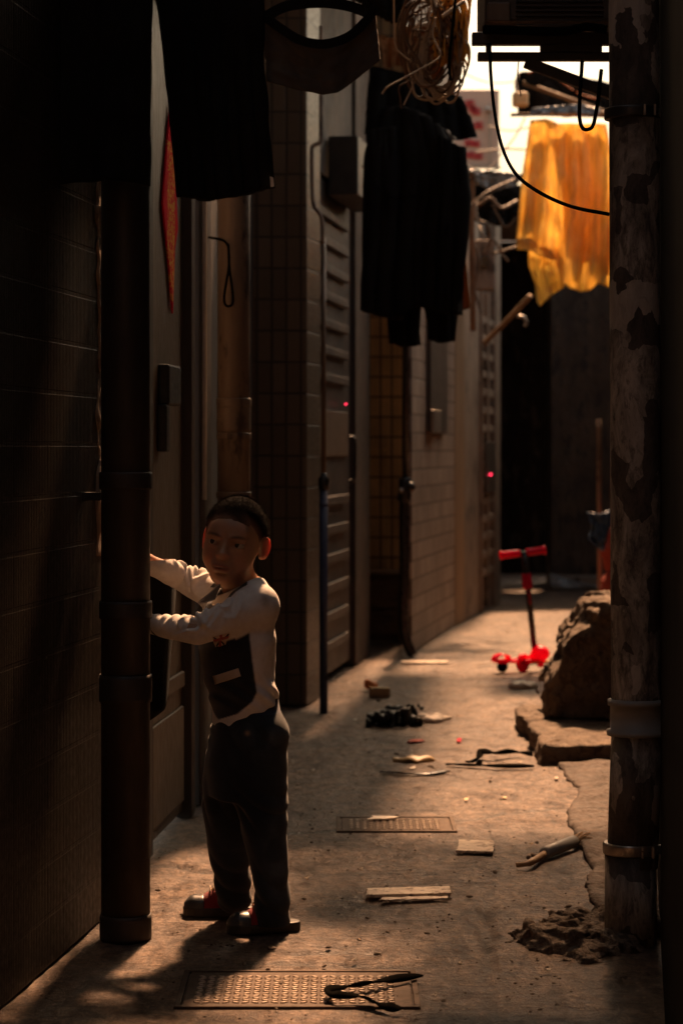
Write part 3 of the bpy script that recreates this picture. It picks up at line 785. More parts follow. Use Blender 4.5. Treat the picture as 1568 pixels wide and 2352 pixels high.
for s_ in (-1, 1):
    bx = (L[:, 0] * s_ - .030) / .0185; bz = (L[:, 2] - (.0205 - .0028 * bx ** 2 + .001 * bx)) / .0038
    blend(np.where(front & inhead, 1.0 * np.exp(-(bx ** 4) - bz ** 2), 0), (.045, .025, .016))
    ex = (L[:, 0] * s_ - .030) / .019; ez = (L[:, 2] - .0045) / .0085
    blend(np.where(front & inhead, .55 * np.exp(-(ex ** 4) - ez ** 2), 0), (.20, .10, .06))
    cx_ = (L[:, 0] * s_ - .038) / .02; cz_ = (L[:, 2] + .033) / .022
    blend(np.where(front & inhead, .45 * np.exp(-cx_ ** 2 - cz_ ** 2), 0), (.52, .19, .12))
lx = L[:, 0] / .021; lz = (L[:, 2] + .0565) / .0085
blend(np.where(front & inhead, 1.1 * np.exp(-(lx ** 4) - lz ** 4), 0), (.30, .095, .075))
blend(np.where(front & inhead, 1.2 * np.exp(-((L[:, 0] / .02) ** 4) - ((L[:, 2] + .0566) / .0016) ** 2), 0), (.09, .03, .025))
blend(np.where(inhead & (np.abs(L[:, 0]) > .072) & (np.abs(L[:, 2]) < .05), .7, 0), (.55, .15, .10))
vcol(me, tint)
bodyo = link('body', me, SKIN, boy, True)

# eyes
def eye_mat():
    t = NT('dark_eye'); t.set('Base Color', (.03, .017, .012)); t.set('Roughness', .12); return t.m
EYE = eye_mat(); SCL = plain('eye_white', (.36, .30, .26), .3, var=.05)
for s_ in (-1, 1):
    e = MB().ball(hp(s_ * .0305, -.0655, .0005), 1, 20, (.0130 * K, .0120 * K, .0110 * K), HR).build('eye', SCL, bodyo, True)
    gaze = -.0015
    MB().ball(hp(s_ * .0305 + gaze, -.0734, .0012), 1, 16, (.0070 * K, .0047 * K, .0070 * K), HR).build('iris', EYE, bodyo, True)
# hair: a close-cropped cap
def hair_field():
    sl, g = body.region(HC - .135, HC + .135)
    X, Y, Z = [q.astype(np.float64) for q in g]
    x, y, z = [((X - HC[0]) * HN[0, i] + (Y - HC[1]) * HN[1, i] + (Z - HC[2]) * HN[2, i]) / K for i in range(3)]
    n = nsin(x, y, z, 300, 3, 9)
    line = .056 - np.clip(y + .076, 0, .03) * .15 - .007 * np.exp(-((np.abs(x) - .046) / .012) ** 2) + .003 * np.exp(-(x / .02) ** 2)
    line = np.where(y > -.046, .0515 - np.clip(y + .046, 0, .045) * 1.25 - np.clip(y - .0, 0, .1) * .45, line)
    above = np.clip((z - line) / .028, 0, 1)
    d = body.f[sl].astype(np.float64) - (.0007 + .0034 * above) - .0004 * n * above
    ear = (np.sqrt(((y - .016) / .026) ** 2 + ((z + .006) / .034) ** 2) - 1) * .025
    d = np.maximum(d, (line - z) * .8 + .0010 * n)
    d = np.maximum(d, -np.where(np.abs(x) > .05, ear, 1))
    d = np.maximum(d, -(body.f[sl] + .006))
    fl = Field((0, 0, 0), (.01, .01, .01), body.h)
    fl.lo = np.array([body.ax[i][sl[i].start] for i in range(3)]); fl.f = d.astype(np.float32)
    return fl.mesh('hair')
hm, HV = hair_field()
HL = ((HV - HC) @ HN) / K
hl = np.where(HL[:, 1] > -.046, .0515 - np.clip(HL[:, 1] + .046, 0, .045) * 1.25 - np.clip(HL[:, 1], 0, .1) * .45, .056)

rs_ = np.random.RandomState(3)
tri_v, tri_f, tri_c = HV.tolist(), [tuple(p.vertices) for p in hm.polygons], []
hm.calc_loop_triangles() if hasattr(hm, 'calc_loop_triangles') else None
nrm = np.array([v.normal[:] for v in hm.vertices]) if len(hm.vertices) else None
fade_v = list(np.clip(1 - (HL[:, 2] - hl) / .030, 0, 1) ** 1.1 * .92 * np.clip(.75 + .45 * nsin(HL[:, 0], HL[:, 1], HL[:, 2], 120, 5), .3, 1))
outer = np.linalg.norm((HL - np.array((0, .012, .02))) / np.array((.0735, .089, .08)), axis=1) > .96
for q in np.nonzero(outer)[0]:
    for _ in range(2):
        c = HV[q] + rs_.normal(size=3) * .0016; d = nrm[q] + rs_.normal(size=3) * .35 + HN @ np.array((0, .15, .35)); d /= np.linalg.norm(d)
        s1_ = np.cross(d, rs_.normal(size=3)); s1_ /= np.linalg.norm(s1_); ln = (.0018 + .0045 * np.clip((HL[q, 2] - hl[q]) / .03, 0, 1)) * rs_.uniform(.7, 1.2)
        k0 = len(tri_v); tri_v += [list(c - s1_ * .0003), list(c + s1_ * .0003), list(c + d * ln)]; tri_f.append((k0, k0 + 1, k0 + 2)); fade_v += [fade_v[q]] * 3
bpy.data.meshes.remove(hm); hm = bpy.data.meshes.new('hair'); hm.from_pydata(tri_v, [], tri_f); hm.update()
vcol(hm, np.repeat(np.array(fade_v)[:, None], 3, 1).astype(np.float32), 'fade')
def hair_mat():
    t = NT('cropped_black_hair'); co = t.coord(); n1 = t.noise(co, 420, 3, .7); n2 = t.noise(co, 40, 4, .6)
    at = t.n('ShaderNodeVertexColor'); at.layer_name = 'fade'
    hc = (t.ramp(t.math('ADD', t.math('MULTIPLY', n1, .6), t.math('MULTIPLY', n2, .4)), [(.35, (.005, .0035, .0025)), (.7, (.020, .012, .008))]))
    t.set('Base Color', t.mix(hc, (.24, .135, .088), at.outputs[0]))
    t.set('Roughness', .9); t.set('Specular IOR Level', .12)
    t.set('Normal', t.bump(n1, .6, .003)); return t.m
link('hair', hm, hair_mat(), bodyo, True)

# --- clothes
def ring_field(fl, rows, yaw, dpt_w, wr, hem_fn=None, k=.012):
    """rows: (py, x left, x right, depth offset) -> stacked ellipses"""
    rows = sorted(rows, key=lambda q: -q[0])
    zs = [B(0, q[0])[2] for q in rows]
    cx_ = [(B(q[1], q[0])[0] + B(q[2], q[0])[0]) / 2 for q in rows]
    hx = [(q[2] - q[1]) / 2 * S for q in rows]
    cy = [BY + q[3] for q in rows]
    ca, sa = math.cos(yaw), math.sin(yaw)
    a, b = dpt_w          # half depth, half width (front-back, side-side)
    proj = math.hypot(a * ca, b * sa)
    def fn(X, Y, Z):
        c0 = np.interp(Z, zs, cx_); c1 = np.interp(Z, zs, cy); h = np.interp(Z, zs, hx) / proj
        u = (X - c0) * ca + (Y - c1) * sa; v = -(X - c0) * sa + (Y - c1) * ca
        q = np.sqrt((u / a) ** 2 + (v / b) ** 2)
        ang = np.arctan2(v / b, u / a)
        d = (q - h) * min(a, b) * 1.1
        zz = Z - (hem_fn(X, Y) if hem_fn else zs[0])
        d = np.maximum(d, -zz * .8); d = np.maximum(d, Z - zs[-1])
        return d - wr(X, Y, Z, ang)
    lo = (min(c - h for c, h in zip(cx_, hx)) - .03, min(cy) - .16, zs[0] - .05)
    hi = (max(c + h for c, h in zip(cx_, hx)) + .03, max(cy) + .16, zs[-1] + .01)
    return fl.put(fn, lo, hi, k)

YAW = R(33)
Bz = lambda py: B(0, py)[2]
shirt = Field((-.60, 5.64, Bz(1690)), (-.07, 6.16, Bz(1290)), .0030)
hemz = lambda X, Y: Bz(1662) + np.clip((X - B(530, 0)[0]) / (B(642, 0)[0] - B(530, 0)[0]), -.12, 1.1) ** 1 * (Bz(1608) - Bz(1662)) + .003 * np.sin(X * 70 + Y * 60)
def torso_wr(X, Y, Z, ang):
    zz = (Z - Bz(1600)) / .05
    fold = .0042 * np.sin((Z * 1.0 + X * .7 + Y * .3) * 150) * np.exp(-((Z - Bz(1592)) / .035) ** 2)
    sag = .0030 * np.clip(nsin(X * .6 + Z * .5, Y * .6, Z * 1.1 - X * .8, 55, 24), -.3, 1.5) * np.exp(-((Z - Bz(1500)) / .12) ** 2)
    return fold + sag + .0016 * nsin(X, Y, Z, 55, 21)
ring_field(shirt, [(1680, 488, 646, 0), (1640, 486, 642, 0), (1608, 480, 640, 0), (1560, 468, 633, 0), (1490, 452, 633, .0), (1420, 462, 630, .0), (1385, 476, 622, .005), (1362, 496, 606, .01), (1345, 520, 590, .015)], YAW, (.082, .118), torso_wr, hemz)
# shoulders
shirt.cap(B(578, 1364, -.02), B(594, 1394, -.07), .046, .049, .03)
shirt.cap(B(528, 1360, .06), B(500, 1368, .095), .044, .042, .03)
def sleeve(fl, pts, rs, wr, k=.016):
    pts = [np.array(p) for p in pts]
    lo = np.min(pts, 0) - max(rs); hi = np.max(pts, 0) + max(rs)
    cum = [0]
    for a, b in zip(pts, pts[1:]): cum.append(cum[-1] + np.linalg.norm(b - a))
    def fn(X, Y, Z):
        best = np.full(X.shape, 9.0); ss = np.zeros(X.shape); CC = np.zeros(X.shape)
        for i, (a, b) in enumerate(zip(pts, pts[1:])):
            d = b - a; L2 = d @ d
            t = np.clip(((X - a[0]) * d[0] + (Y - a[1]) * d[1] + (Z - a[2]) * d[2]) / L2, 0, 1)
            q = np.sqrt((X - a[0] - t * d[0]) ** 2 + (Y - a[1] - t * d[1]) ** 2 + (Z - a[2] - t * d[2]) ** 2) - (rs[i] + (rs[i + 1] - rs[i]) * t)
            w = q < best
            rr_ = rs[i] + (rs[i + 1] - rs[i]) * t
            best = np.where(w, q, best); ss = np.where(w, cum[i] + t * (cum[i + 1] - cum[i]), ss); CC = np.where(w, np.clip((Z - a[2] - t * d[2]) / rr_, -1.2, 1.2), CC)
        return best - wr(ss, X, Y, Z, CC)
    return fl.put(fn, lo, hi, k)
def folds(tab):
    """soft ridges across a sleeve: (place along it, slant, width, height, how far they fade below)"""
    def f(s_, X, Y, Z, C_):
        o = .0010 * nsin(X, Y, Z, 55, 8) + .0006 * nsin(X, Y, Z, 150, 9)
        for s0, sk, wd, am, fd in tab:
            u = (s_ - s0 - sk * (1 - C_) * .03 - .004 * nsin(X * 0, Y, Z, 40, int(s0 * 997))) / wd
            side = np.clip((C_ + fd) / .9, 0, 1)
            o = o + am * (np.exp(-u * u) - .55 * np.exp(-((u - 1.7) ** 2))) * side
        return o
    return f
near_wr = folds([(.030, 1.6, .009, .0042, .6), (.062, 2.2, .008, .0050, .5), (.092, 2.6, .010, .0040, .7), (.128, 1.0, .0065, .0060, .2), (.146, -.4, .0065, .0085, .3), (.166, -.9, .007, .0080, .5), (.186, .3, .006, .0055, .1), (.206, -.6, .0055, .0042, .2), (.232, .5, .007, .0036, .4), (.262, -.3, .006, .0030, .2), (.288, .4, .005, .0028, .3)])
far_wr = folds([(.045, .8, .007, .0065, .3), (.066, -.6, .007, .0085, .4), (.088, -1.0, .007, .0075, .7), (.108, -1.2, .006, .0060, .8), (.128, -1.3, .007, .0048, .9), (.155, -.5, .006, .0034, .3), (.182, .3, .006, .0026, .3)])
sleeve(shirt, [B(592, 1390, -.07), B(525, 1420, -.100), B(452, 1448, -.105), B(400, 1442, -.062), B(343, 1432, -.016)], [.049, .042, .034, .029, .025], near_wr)
sleeve(shirt, [B(500, 1366, .09), B(450, 1342, .118), B(415, 1324, .115), B(380, 1308, .085), B(341, 1291, .05)], [.043, .038, .034, .031, .027], far_wr)
# open neck
shirt.cap(NEP, B(545, 1310, .0), .047, .060, .012, 'sub')
me, V = shirt.mesh('shirt')
c1 = np.array((.70, .66, .62)); navy = np.array((.022, .022, .026))
pxs = CX + V[:, 0] / V[:, 1] * F; pys = HY - (V[:, 2] - H) / V[:, 1] * F
col_ = np.tile(c1, (len(V), 1))
# distance of each point from the arms' centre lines, so that the panel stays on the trunk
def seg_d(V, a, b):
    d = b - a; t = np.clip(((V - a) @ d) / (d @ d), 0, 1); return np.linalg.norm(V - a - t[:, None] * d, axis=1)
na = [B(592, 1390, -.07), B(525, 1420, -.1), B(452, 1448, -.105), B(343, 1432, -.016)]
fa = [B(500, 1366, .09), B(450, 1342, .118), B(415, 1324, .115), B(341, 1291, .05)]
dn_ = np.min([seg_d(V, a, b) - .001 for a, b in zip(na, na[1:])], 0); df_ = np.min([seg_d(V, a, b) for a, b in zip(fa, fa[1:])], 0)
onarm = (dn_ < np.where(pxs > 540, .054, .050)) & (pxs < 590) & (V[:, 1] < BY - .05) | (df_ < .046)
# the panel runs round the chest: angle about the trunk axis
ax = V[:, 0] - (B(545, 1500)[0]); ay = V[:, 1] - BY
u = ax * math.cos(YAW) + ay * math.sin(YAW); v = -ax * math.sin(YAW) + ay * math.cos(YAW)
edge = np.interp(pys, [1395, 1450, 1520, 1590, 1612, 1640, 1652], [562, 572, 580, 590, 580, 545, 505])
side = np.interp(V[:, 2], [Bz(1660), Bz(1600), Bz(1450), Bz(1380)], [.02, .060, .075, .055])
low = Bz(1648) + np.abs(v - .0) * .45
armd = np.minimum(np.where((pxs < 590) & (V[:, 1] < BY - .05), dn_ - np.where(pxs > 540, .053, .049), 1), df_ - .046)
sdv_ = np.where(v < 0, np.minimum((edge - pxs) * S, (1652 - pys) * S), np.minimum(np.minimum(side - v, V[:, 2] - low), .02 - u))
sdv_ = np.minimum.reduce([sdv_, armd, BY + .08 - V[:, 1], (pys - 1352) * S])
pm = np.clip(.5 + sdv_ / .0045, 0, 1)[:, None]
col_ = col_ * (1 - pm) + navy * pm
yoke = (V[:, 2] > Bz(1352)) & (pxs > 455) & (pxs < 568) & (V[:, 1] < BY + .05) & ~onarm
col_[yoke] = navy
# grubby smudge on the shoulder
sm = np.exp(-((pxs - 610) / 12) ** 2 - ((pys - 1378) / 13) ** 2)[:, None] * .6 * (V[:, 1] < BY)[:, None]
col_ = col_ * (1 - sm) + np.array((.18, .12, .08)) * sm
vcol(me, col_.astype(np.float32))
sh = link('shirt', me, SHIRT, boy, True)
CREAM_SHADED = cloth_mat('shaded_collar_cloth', (.20, .14, .095), (.26, .19, .13)); CREAM = cloth_mat('cream_cloth', (.52, .42, .33), (.60, .50, .40)); NAVY = cloth_mat('navy_cloth', (.020, .020, .025), (.028, .028, .034))

from mathutils.bvhtree import BVHTree
def on_shirt(px, py, lift=.0025):
    """point on the shirt under a line of sight, raised a little off the cloth"""
    d = (P(px, py, BY) - Vector((0, 0, H))).normalized()
    h = bvh.ray_cast(Vector((0, 0, H)), d)
    return (h[0] + h[1] * lift) if h[0] is not None else P(px, py, BY - .1)
bvh = BVHTree.FromPolygons([v_.co[:] for v_ in me.vertices], [tuple(p.vertices) for p in me.polygons])
def patch(name, quad, n, mat, parent, lift=.0022, th=.0012):
    a, b, c, d = [np.array(q, float) for q in quad]
    g = [[None] * (n + 1) for _ in range(n + 1)]
    bm = bmesh.new()
    for i in range(n + 1):
        for j in range(n + 1):
            s_, t_ = i / n, j / n
            q = (a * (1 - s_) + b * s_) * (1 - t_) + (d * (1 - s_) + c * s_) * t_
            g[j][i] = bm.verts.new(on_shirt(q[0], q[1], lift))
    for i in range(n):
        for j in range(n): bm.faces.new([g[j][i], g[j][i + 1], g[j + 1][i + 1], g[j + 1][i]])
    mm = bpy.data.meshes.new(name); bm.to_mesh(mm); bm.free()
    o = link(name, mm, mat, parent, True)
    m = o.modifiers.new('solid', 'SOLIDIFY'); m.thickness = th; m.offset = 0
    return o
patch('pocket_patch', [(598 - 108, 1553), (548, 1534), (554, 1553), (496, 1572)], 6, CREAM, sh)
# shield badge with a cross and diagonals
bd = patch('badge', [(487, 1462), (527, 1452), (519, 1481), (497, 1486)], 6, CREAM, sh, .002)
REDC = cloth_mat('faded_red_cloth', (.30, .06, .05), (.38, .09, .07))
for q in ([(504, 1457), (510, 1455.5), (510, 1485), (505, 1486)], [(489, 1467), (525, 1458), (524, 1463), (491, 1472)]):
    patch('badge_cross', q, 4, REDC, sh, .0032, .0008)
for q in ([(489, 1463), (492, 1462), (507, 1470), (505, 1472)], [(523, 1454), (526, 1455), (512, 1468), (510, 1466)], [(498, 1484), (501, 1486), (507, 1474), (505, 1472)], [(518, 1480), (515, 1482), (509, 1473), (511, 1471)]):
    patch('badge_stripe', q, 3, NAVY, sh, .0030, .0008)
# collar: a stand round the neck and an open flap in front
def collar():
    m = MB(); N = 40; rows = []
    for i in range(N + 1):
        a = 2 * math.pi * i / N
        rows.append(a)
    bm = m.bm; g = []
    cfront = B(470, 1386, -.075); cback = B(588, 1325, .02)
    for lvl, (rr, dz) in enumerate(((1.10, -.012), (1.00, .016), (1.03, .018), (1.22, -.010))):
        ring = []
        for a in rows[:-1]:
            # ellipse round the neck; front dips
            d = np.array((math.cos(a), math.sin(a)))          # d=( -1,0) is image left
            fx = np.dot(d, (-math.cos(YAW), -math.sin(YAW)))
            base = B(552, 1352, .01)
            p = base + np.array((d[0] * .047, d[1] * .047, 0)) * rr
            p[2] += dz - max(0, fx) ** 2 * .030 + max(0, -fx) * .014
            p[:2] += np.array((-math.cos(YAW), -math.sin(YAW))) * max(0, fx) ** 2 * .020
            ring.append(bm.verts.new(p))
        g.append(ring)
    n = len(g[0])
    for r0, r1 in zip(g, g[1:]):
        for k in range(n):
            bm.faces.new([r0[k], r0[(k + 1) % n], r1[(k + 1) % n], r1[k]])
    o = m.build('collar', CREAM, sh, True)
    md = o.modifiers.new('solid', 'SOLIDIFY'); md.thickness = .003
    md = o.modifiers.new('sub', 'SUBSURF'); md.levels = 1; md.render_levels = 1
    return o
collar()
fl = MB()
a, b, c = B(456, 1386, -.098), B(505, 1343, -.070), B(492, 1379, -.100)
fl.hexa([a, c, b], [a + np.array((.004, -.004, .003)), c + np.array((.004, -.004, .003)), b + np.array((.004, -.004, .003))])
fo = fl.build('collar_flap', CREAM_SHADED, sh, True, bevel=.0015)  # darkened cream: the flap's shade is put into its colour
e_ = np.array((0, -.003, .002))
MB().tube(curve([b + e_, (a + b) / 2 + e_ + np.array((-.002, 0, -.002)), a + e_, (a + c) / 2 + e_ + np.array((0, 0, -.002)), c + e_], 5), .0014, 6).build('collar_lit_edge', CREAM, sh, True)  # pale tube drawn as the sunlit rim of the flap

# jeans
jeans = Field((-.46, 5.66, .02), (-.06, 6.14, Bz(1590)), .0032)
def jean_wr(X, Y, Z, ang): return .0018 * nsin(X, Y, Z, 45, 31)
def leg_wr(seed):
    def f(s_, X, Y, Z, C_):
        ph = Z * 95 + X * 70 - Y * 50 + 3.6 * nsin(X, Y, Z, 20, seed)
        low_ = np.exp(-((Z - .10) / .07) ** 2); kn = np.exp(-((Z - .30) / .06) ** 2); hip_ = np.exp(-((Z - .48) / .06) ** 2)
        return (np.abs(np.sin(ph * .5)) - .5) * (.0075 * low_ + .0075 * kn + .0065 * hip_) + .0022 * nsin(X, Y, Z, 38, seed + 1)
    return f
ring_field(jeans, [(1830, 474, 655, 0), (1760, 472, 655, 0), (1700, 484, 653, 0), (1640, 492, 647, 0), (1612, 496, 642, 0), (1600, 497, 641, 0)], YAW, (.088, .108), jean_wr)
sleeve(jeans, [B(600, 1690, -.055), B(597, 1800, -.06), B(604, 1900, -.072), B(622, 2000, -.08), B(627, 2075, -.085), B(626, 2112, -.085)], [.066, .064, .055, .044, .042, .043], leg_wr(41), .02)
sleeve(jeans, [B(546, 1690, .05), B(533, 1800, .052), B(527, 1850, .056), B(526, 1930, .062), B(534, 2010, .07), B(536, 2062, .075)], [.070, .070, .067, .055, .044, .043], leg_wr(51), .02)
# back pocket edge sticking out
jeans.cap(B(648, 1692, -.03), B(658, 1688, -.035), .006, .004, .006); jeans.cap(B(640, 1700, -.04), B(655, 1705, -.045), .005, .003, .006)
me, V = jeans.mesh('jeans')
nz = nsin(V[:, 0], V[:, 1], V[:, 2], 30, 77)
f = np.clip(.5 + .35 * nz, 0, 1)[:, None]
jc = np.array((.008, .0115, .0155)) * (1 - f) + np.array((.024, .032, .042)) * f
jc = np.where((V[:, 2] > Bz(1632))[:, None], np.array((.025, .033, .060)), jc)
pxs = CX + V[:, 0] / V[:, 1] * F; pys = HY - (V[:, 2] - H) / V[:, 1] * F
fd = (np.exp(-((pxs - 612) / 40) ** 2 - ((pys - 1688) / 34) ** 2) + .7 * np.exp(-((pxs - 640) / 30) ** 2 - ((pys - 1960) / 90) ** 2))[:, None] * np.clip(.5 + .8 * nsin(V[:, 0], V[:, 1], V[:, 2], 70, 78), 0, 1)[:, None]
jc = jc + np.array((.050, .062, .075)) * fd  # faded denim, plus crease highlights painted as paler tone
st = np.exp(-((pxs - 568) / 5.5) ** 2 - ((pys - 1684) / 5.5) ** 2)[:, None] * (V[:, 1] < BY)[:, None]
jc = jc * (1 - st) + np.array((.36, .22, .12)) * st
vcol(me, jc.astype(np.float32))
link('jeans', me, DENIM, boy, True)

# shoes
SOLE = plain('dark_rubber_sole', (.022, .019, .016), .5, bump=.2); CAP = plain('grey_toe_cap', (.045, .048, .052), .3, bump=.15)
UPR = cloth_mat('red_canvas', (.17, .018, .02), (.25, .028, .03)); LACE = cloth_mat('tan_tongue', (.42, .24, .11), (.52, .32, .16))
def shoe(toe, heel, w, zs=.0):
    toe, heel = Vector(toe), Vector(heel); toe.z = heel.z = zs
    d = heel - toe; Ln = d.length; d.normalize(); s_ = Vector((-d.y, d.x, 0))
    o = thing_part = None
    prof = [(0, .0), (.02, .34), (.07, .66), (.16, .9), (.28, 1.0), (.42, .95), (.58, .84), (.75, .80), (.88, .78), (.96, .62), (1, .3)]
    m = MB()
    out = [toe + d * (t * Ln) + s_ * (q * w / 2) for t, q in prof] + [toe + d * (t * Ln) - s_ * (q * w / 2) for t, q in prof[::-1][:-1]]
    m.hexa([p + Vector((0, 0, .001)) for p in out], [p + Vector((0, 0, .026)) for p in out])
    so = m.build('shoe', SOLE, boy, False, bevel=.004)
    def upper(t0, t1, name, mat, hfn, wsc, n=10):
        bm = bmesh.new(); g = []
        for i in range(n + 1):
            t = t0 + (t1 - t0) * i / n
            q = np.interp(t, [a for a, _ in prof], [b for _, b in prof]) * w / 2 * wsc
            r_ = []
            for k in range(13):
                a = math.pi * k / 12
                r_.append(bm.verts.new(toe + d * (t * Ln) + s_ * (math.cos(a) * q) + Vector((0, 0, .022 + math.sin(a) ** .7 * hfn(t)))))
            g.append(r_)
        for r0, r1 in zip(g, g[1:]):
            for k in range(12): bm.faces.new([r0[k], r0[k + 1], r1[k + 1], r1[k]])
        for r_ in (g[0], g[-1]): bm.faces.new(r_)
        bmesh.ops.recalc_face_normals(bm, faces=bm.faces)
        mm = bpy.data.meshes.new(name); bm.to_mesh(mm); bm.free()
        return link(name, mm, mat, so, True)
    upper(.015, .30, 'toe_cap', CAP, lambda t: .030 * min(1, (t / .12)) ** .5 + .006 * t, .96)
    upper(.28, .80, 'upper', UPR, lambda t: np.interp(t, [.28, .45, .6, .8], [.031, .050, .056, .045]), .95)
    upper(.36, .56, 'tongue', LACE, lambda t: np.interp(t, [.36, .46, .56], [.043, .056, .064]), .50, 6)
    m = MB()
    for k in range(4):
        t = .38 + k * .05; h = np.interp(t, [.36, .46, .56], [.069, .082, .091])
        c = toe + d * (t * Ln) + Vector((0, 0, h))
        m.tube(curve([c - s_ * .020 - Vector((0, 0, .010)), c + Vector((0, 0, .003)), c + s_ * .020 - Vector((0, 0, .010))], 4), .0022, 6)
    m.build('lace', CREAM, so, True)
    return so
shoe(G(520, 2146) + Vector((.0, -.0, 0)), G(688, 2137), .070)
shoe(G(420, 2104), G(585, 2112) + Vector((0, .05, 0)), .072)
# ------------------------------------------------------------------ downpipes
def ring(mb, c, r, z, h, d=.006):
    mb.lathe((c[0], c[1], z - h / 2), (c[0], c[1], z + h / 2), [(0, r), (0, r + d), (h * .15, r + d * 1.2), (h * .85, r + d * 1.2), (h, r + d), (h, r)], 32)
def zpy(py, Y): return P(0, py, Y).z

def near_left_pipe():
    Y = 5.77; x = P(289, 0, Y).x; r = .0585
    t = thing('downpipe', (x, Y, 0), 'thick dark downpipe in front of the ribbed wall, hiding the hands of the boy', 'drain pipe')
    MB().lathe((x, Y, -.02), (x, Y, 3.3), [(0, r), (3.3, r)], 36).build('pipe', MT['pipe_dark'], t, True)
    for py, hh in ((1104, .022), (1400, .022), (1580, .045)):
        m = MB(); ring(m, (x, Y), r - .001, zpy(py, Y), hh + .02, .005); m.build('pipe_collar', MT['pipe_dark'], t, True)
    m = MB(); m.beam((x - .05, Y + .0, zpy(1140, Y)), (x - .13, Y + .03, zpy(1140, Y)), .03, .02)
    m.build('wall_bracket', MT['blackmetal'], t, bevel=.003)
    m = MB(); ring(m, (x, Y), r - .001, .03, .06, .004); m.build('pipe_socket', MT['pipe_dark'], t, True)
near_left_pipe()

def door_pipe():
    Y = 8.12; x = P(537, 0, Y).x; r = 37.5 / F * Y
    t = thing('downpipe', (x, Y, 0), 'pale brown downpipe beside the door, rising behind the head of the boy', 'drain pipe')
    MB().lathe((x, Y, -.02), (x, Y, 3.6), [(0, r), (3.62, r)], 32).build('pipe', MT['pipe'], t, True)
    for py in (925, 1002, 1137):
        m = MB(); ring(m, (x, Y), r - .001, zpy(py, Y), .03 if py == 925 else .022, .004); m.build('pipe_collar', MT['pipe'], t, True)
    m = MB(); ring(m, (x, Y), r - .0005, zpy(960, Y), .10, .0025); m.build('pipe_sleeve', MT['pipe'], t, True)
    hk = [P(480, 545, Y), P(512, 552, Y - .06), P(524, 565, Y - .06)]
    lp = [P(524, 565, 8.04), P(526, 610, 8.04), P(515, 680, 8.04), P(520, 702, 8.04), P(534, 698, 8.04), P(534, 670, 8.04), P(527, 615, 8.04), P(525, 566, 8.04)]
    tag(MB().tube(curve(hk + lp, 8), .0042, 8).build('hanging_loop', MT['rubber'], None, True), 'thin black cord loop hanging in front of the pale brown downpipe', 'cord')
door_pipe()

def pipe_right_mat():
    t = NT('postered_pipe'); co = t.coord()
    n1 = t.noise(t.mapr(co, (6, 6, 2.2)), 1.6, 9, .72, .8); n2 = t.noise(t.mapr(co, (34, 34, 13)), 1.6, 7, .75, .5); n3 = t.noise(co, 90, 4, .6)
    c = t.ramp(n1, [(.36, (.07, .062, .055)), (.46, (.22, .20, .175)), (.54, (.36, .33, .29)), (.66, (.58, .54, .48))])
    c = t.mix(c, (.028, .022, .017), t.math('MULTIPLY', t.ramp(n2, [(.50, (0, 0, 0)), (.60, (1, 1, 1))]), .6))
    vo = t.n('ShaderNodeTexVoronoi', distance='CHEBYCHEV'); vo.inputs['Scale'].default_value = 15; wob = t.n('ShaderNodeTexNoise'); wob.inputs['Scale'].default_value = 22; t.l(co, wob.inputs['Vector']); vm = t.n('ShaderNodeVectorMath', operation='MULTIPLY_ADD'); t.l(wob.outputs['Color'], vm.inputs[0]); vm.inputs[1].default_value = (.035, .035, .035); t.l(t.mapr(co, (1, 1, .72)), vm.inputs[2]); t.l(vm.outputs[0], vo.inputs['Vector'])
    sp = t.n('ShaderNodeSeparateXYZ'); t.l(vo.outputs['Color'], sp.inputs[0])
    c = t.mix(c, (.024, .018, .014), t.math('MULTIPLY', t.ramp(sp.outputs['X'], [(.62, (0, 0, 0)), (.63, (1, 1, 1))]), .8))
    c = t.mix(c, (.56, .52, .46), t.math('MULTIPLY', t.ramp(sp.outputs['Y'], [(.92, (0, 0, 0)), (.93, (1, 1, 1))]), .55))
    t.set('Base Color', c); t.set('Roughness', t.ramp(n3, [(.3, (.5,) * 3), (.7, (.8,) * 3)]))
    t.set('Normal', t.bump(t.math('ADD', t.math('ADD', n2, n1), t.math('MULTIPLY', n3, .4)), .55, .005)); return t.m
PR = pipe_right_mat()
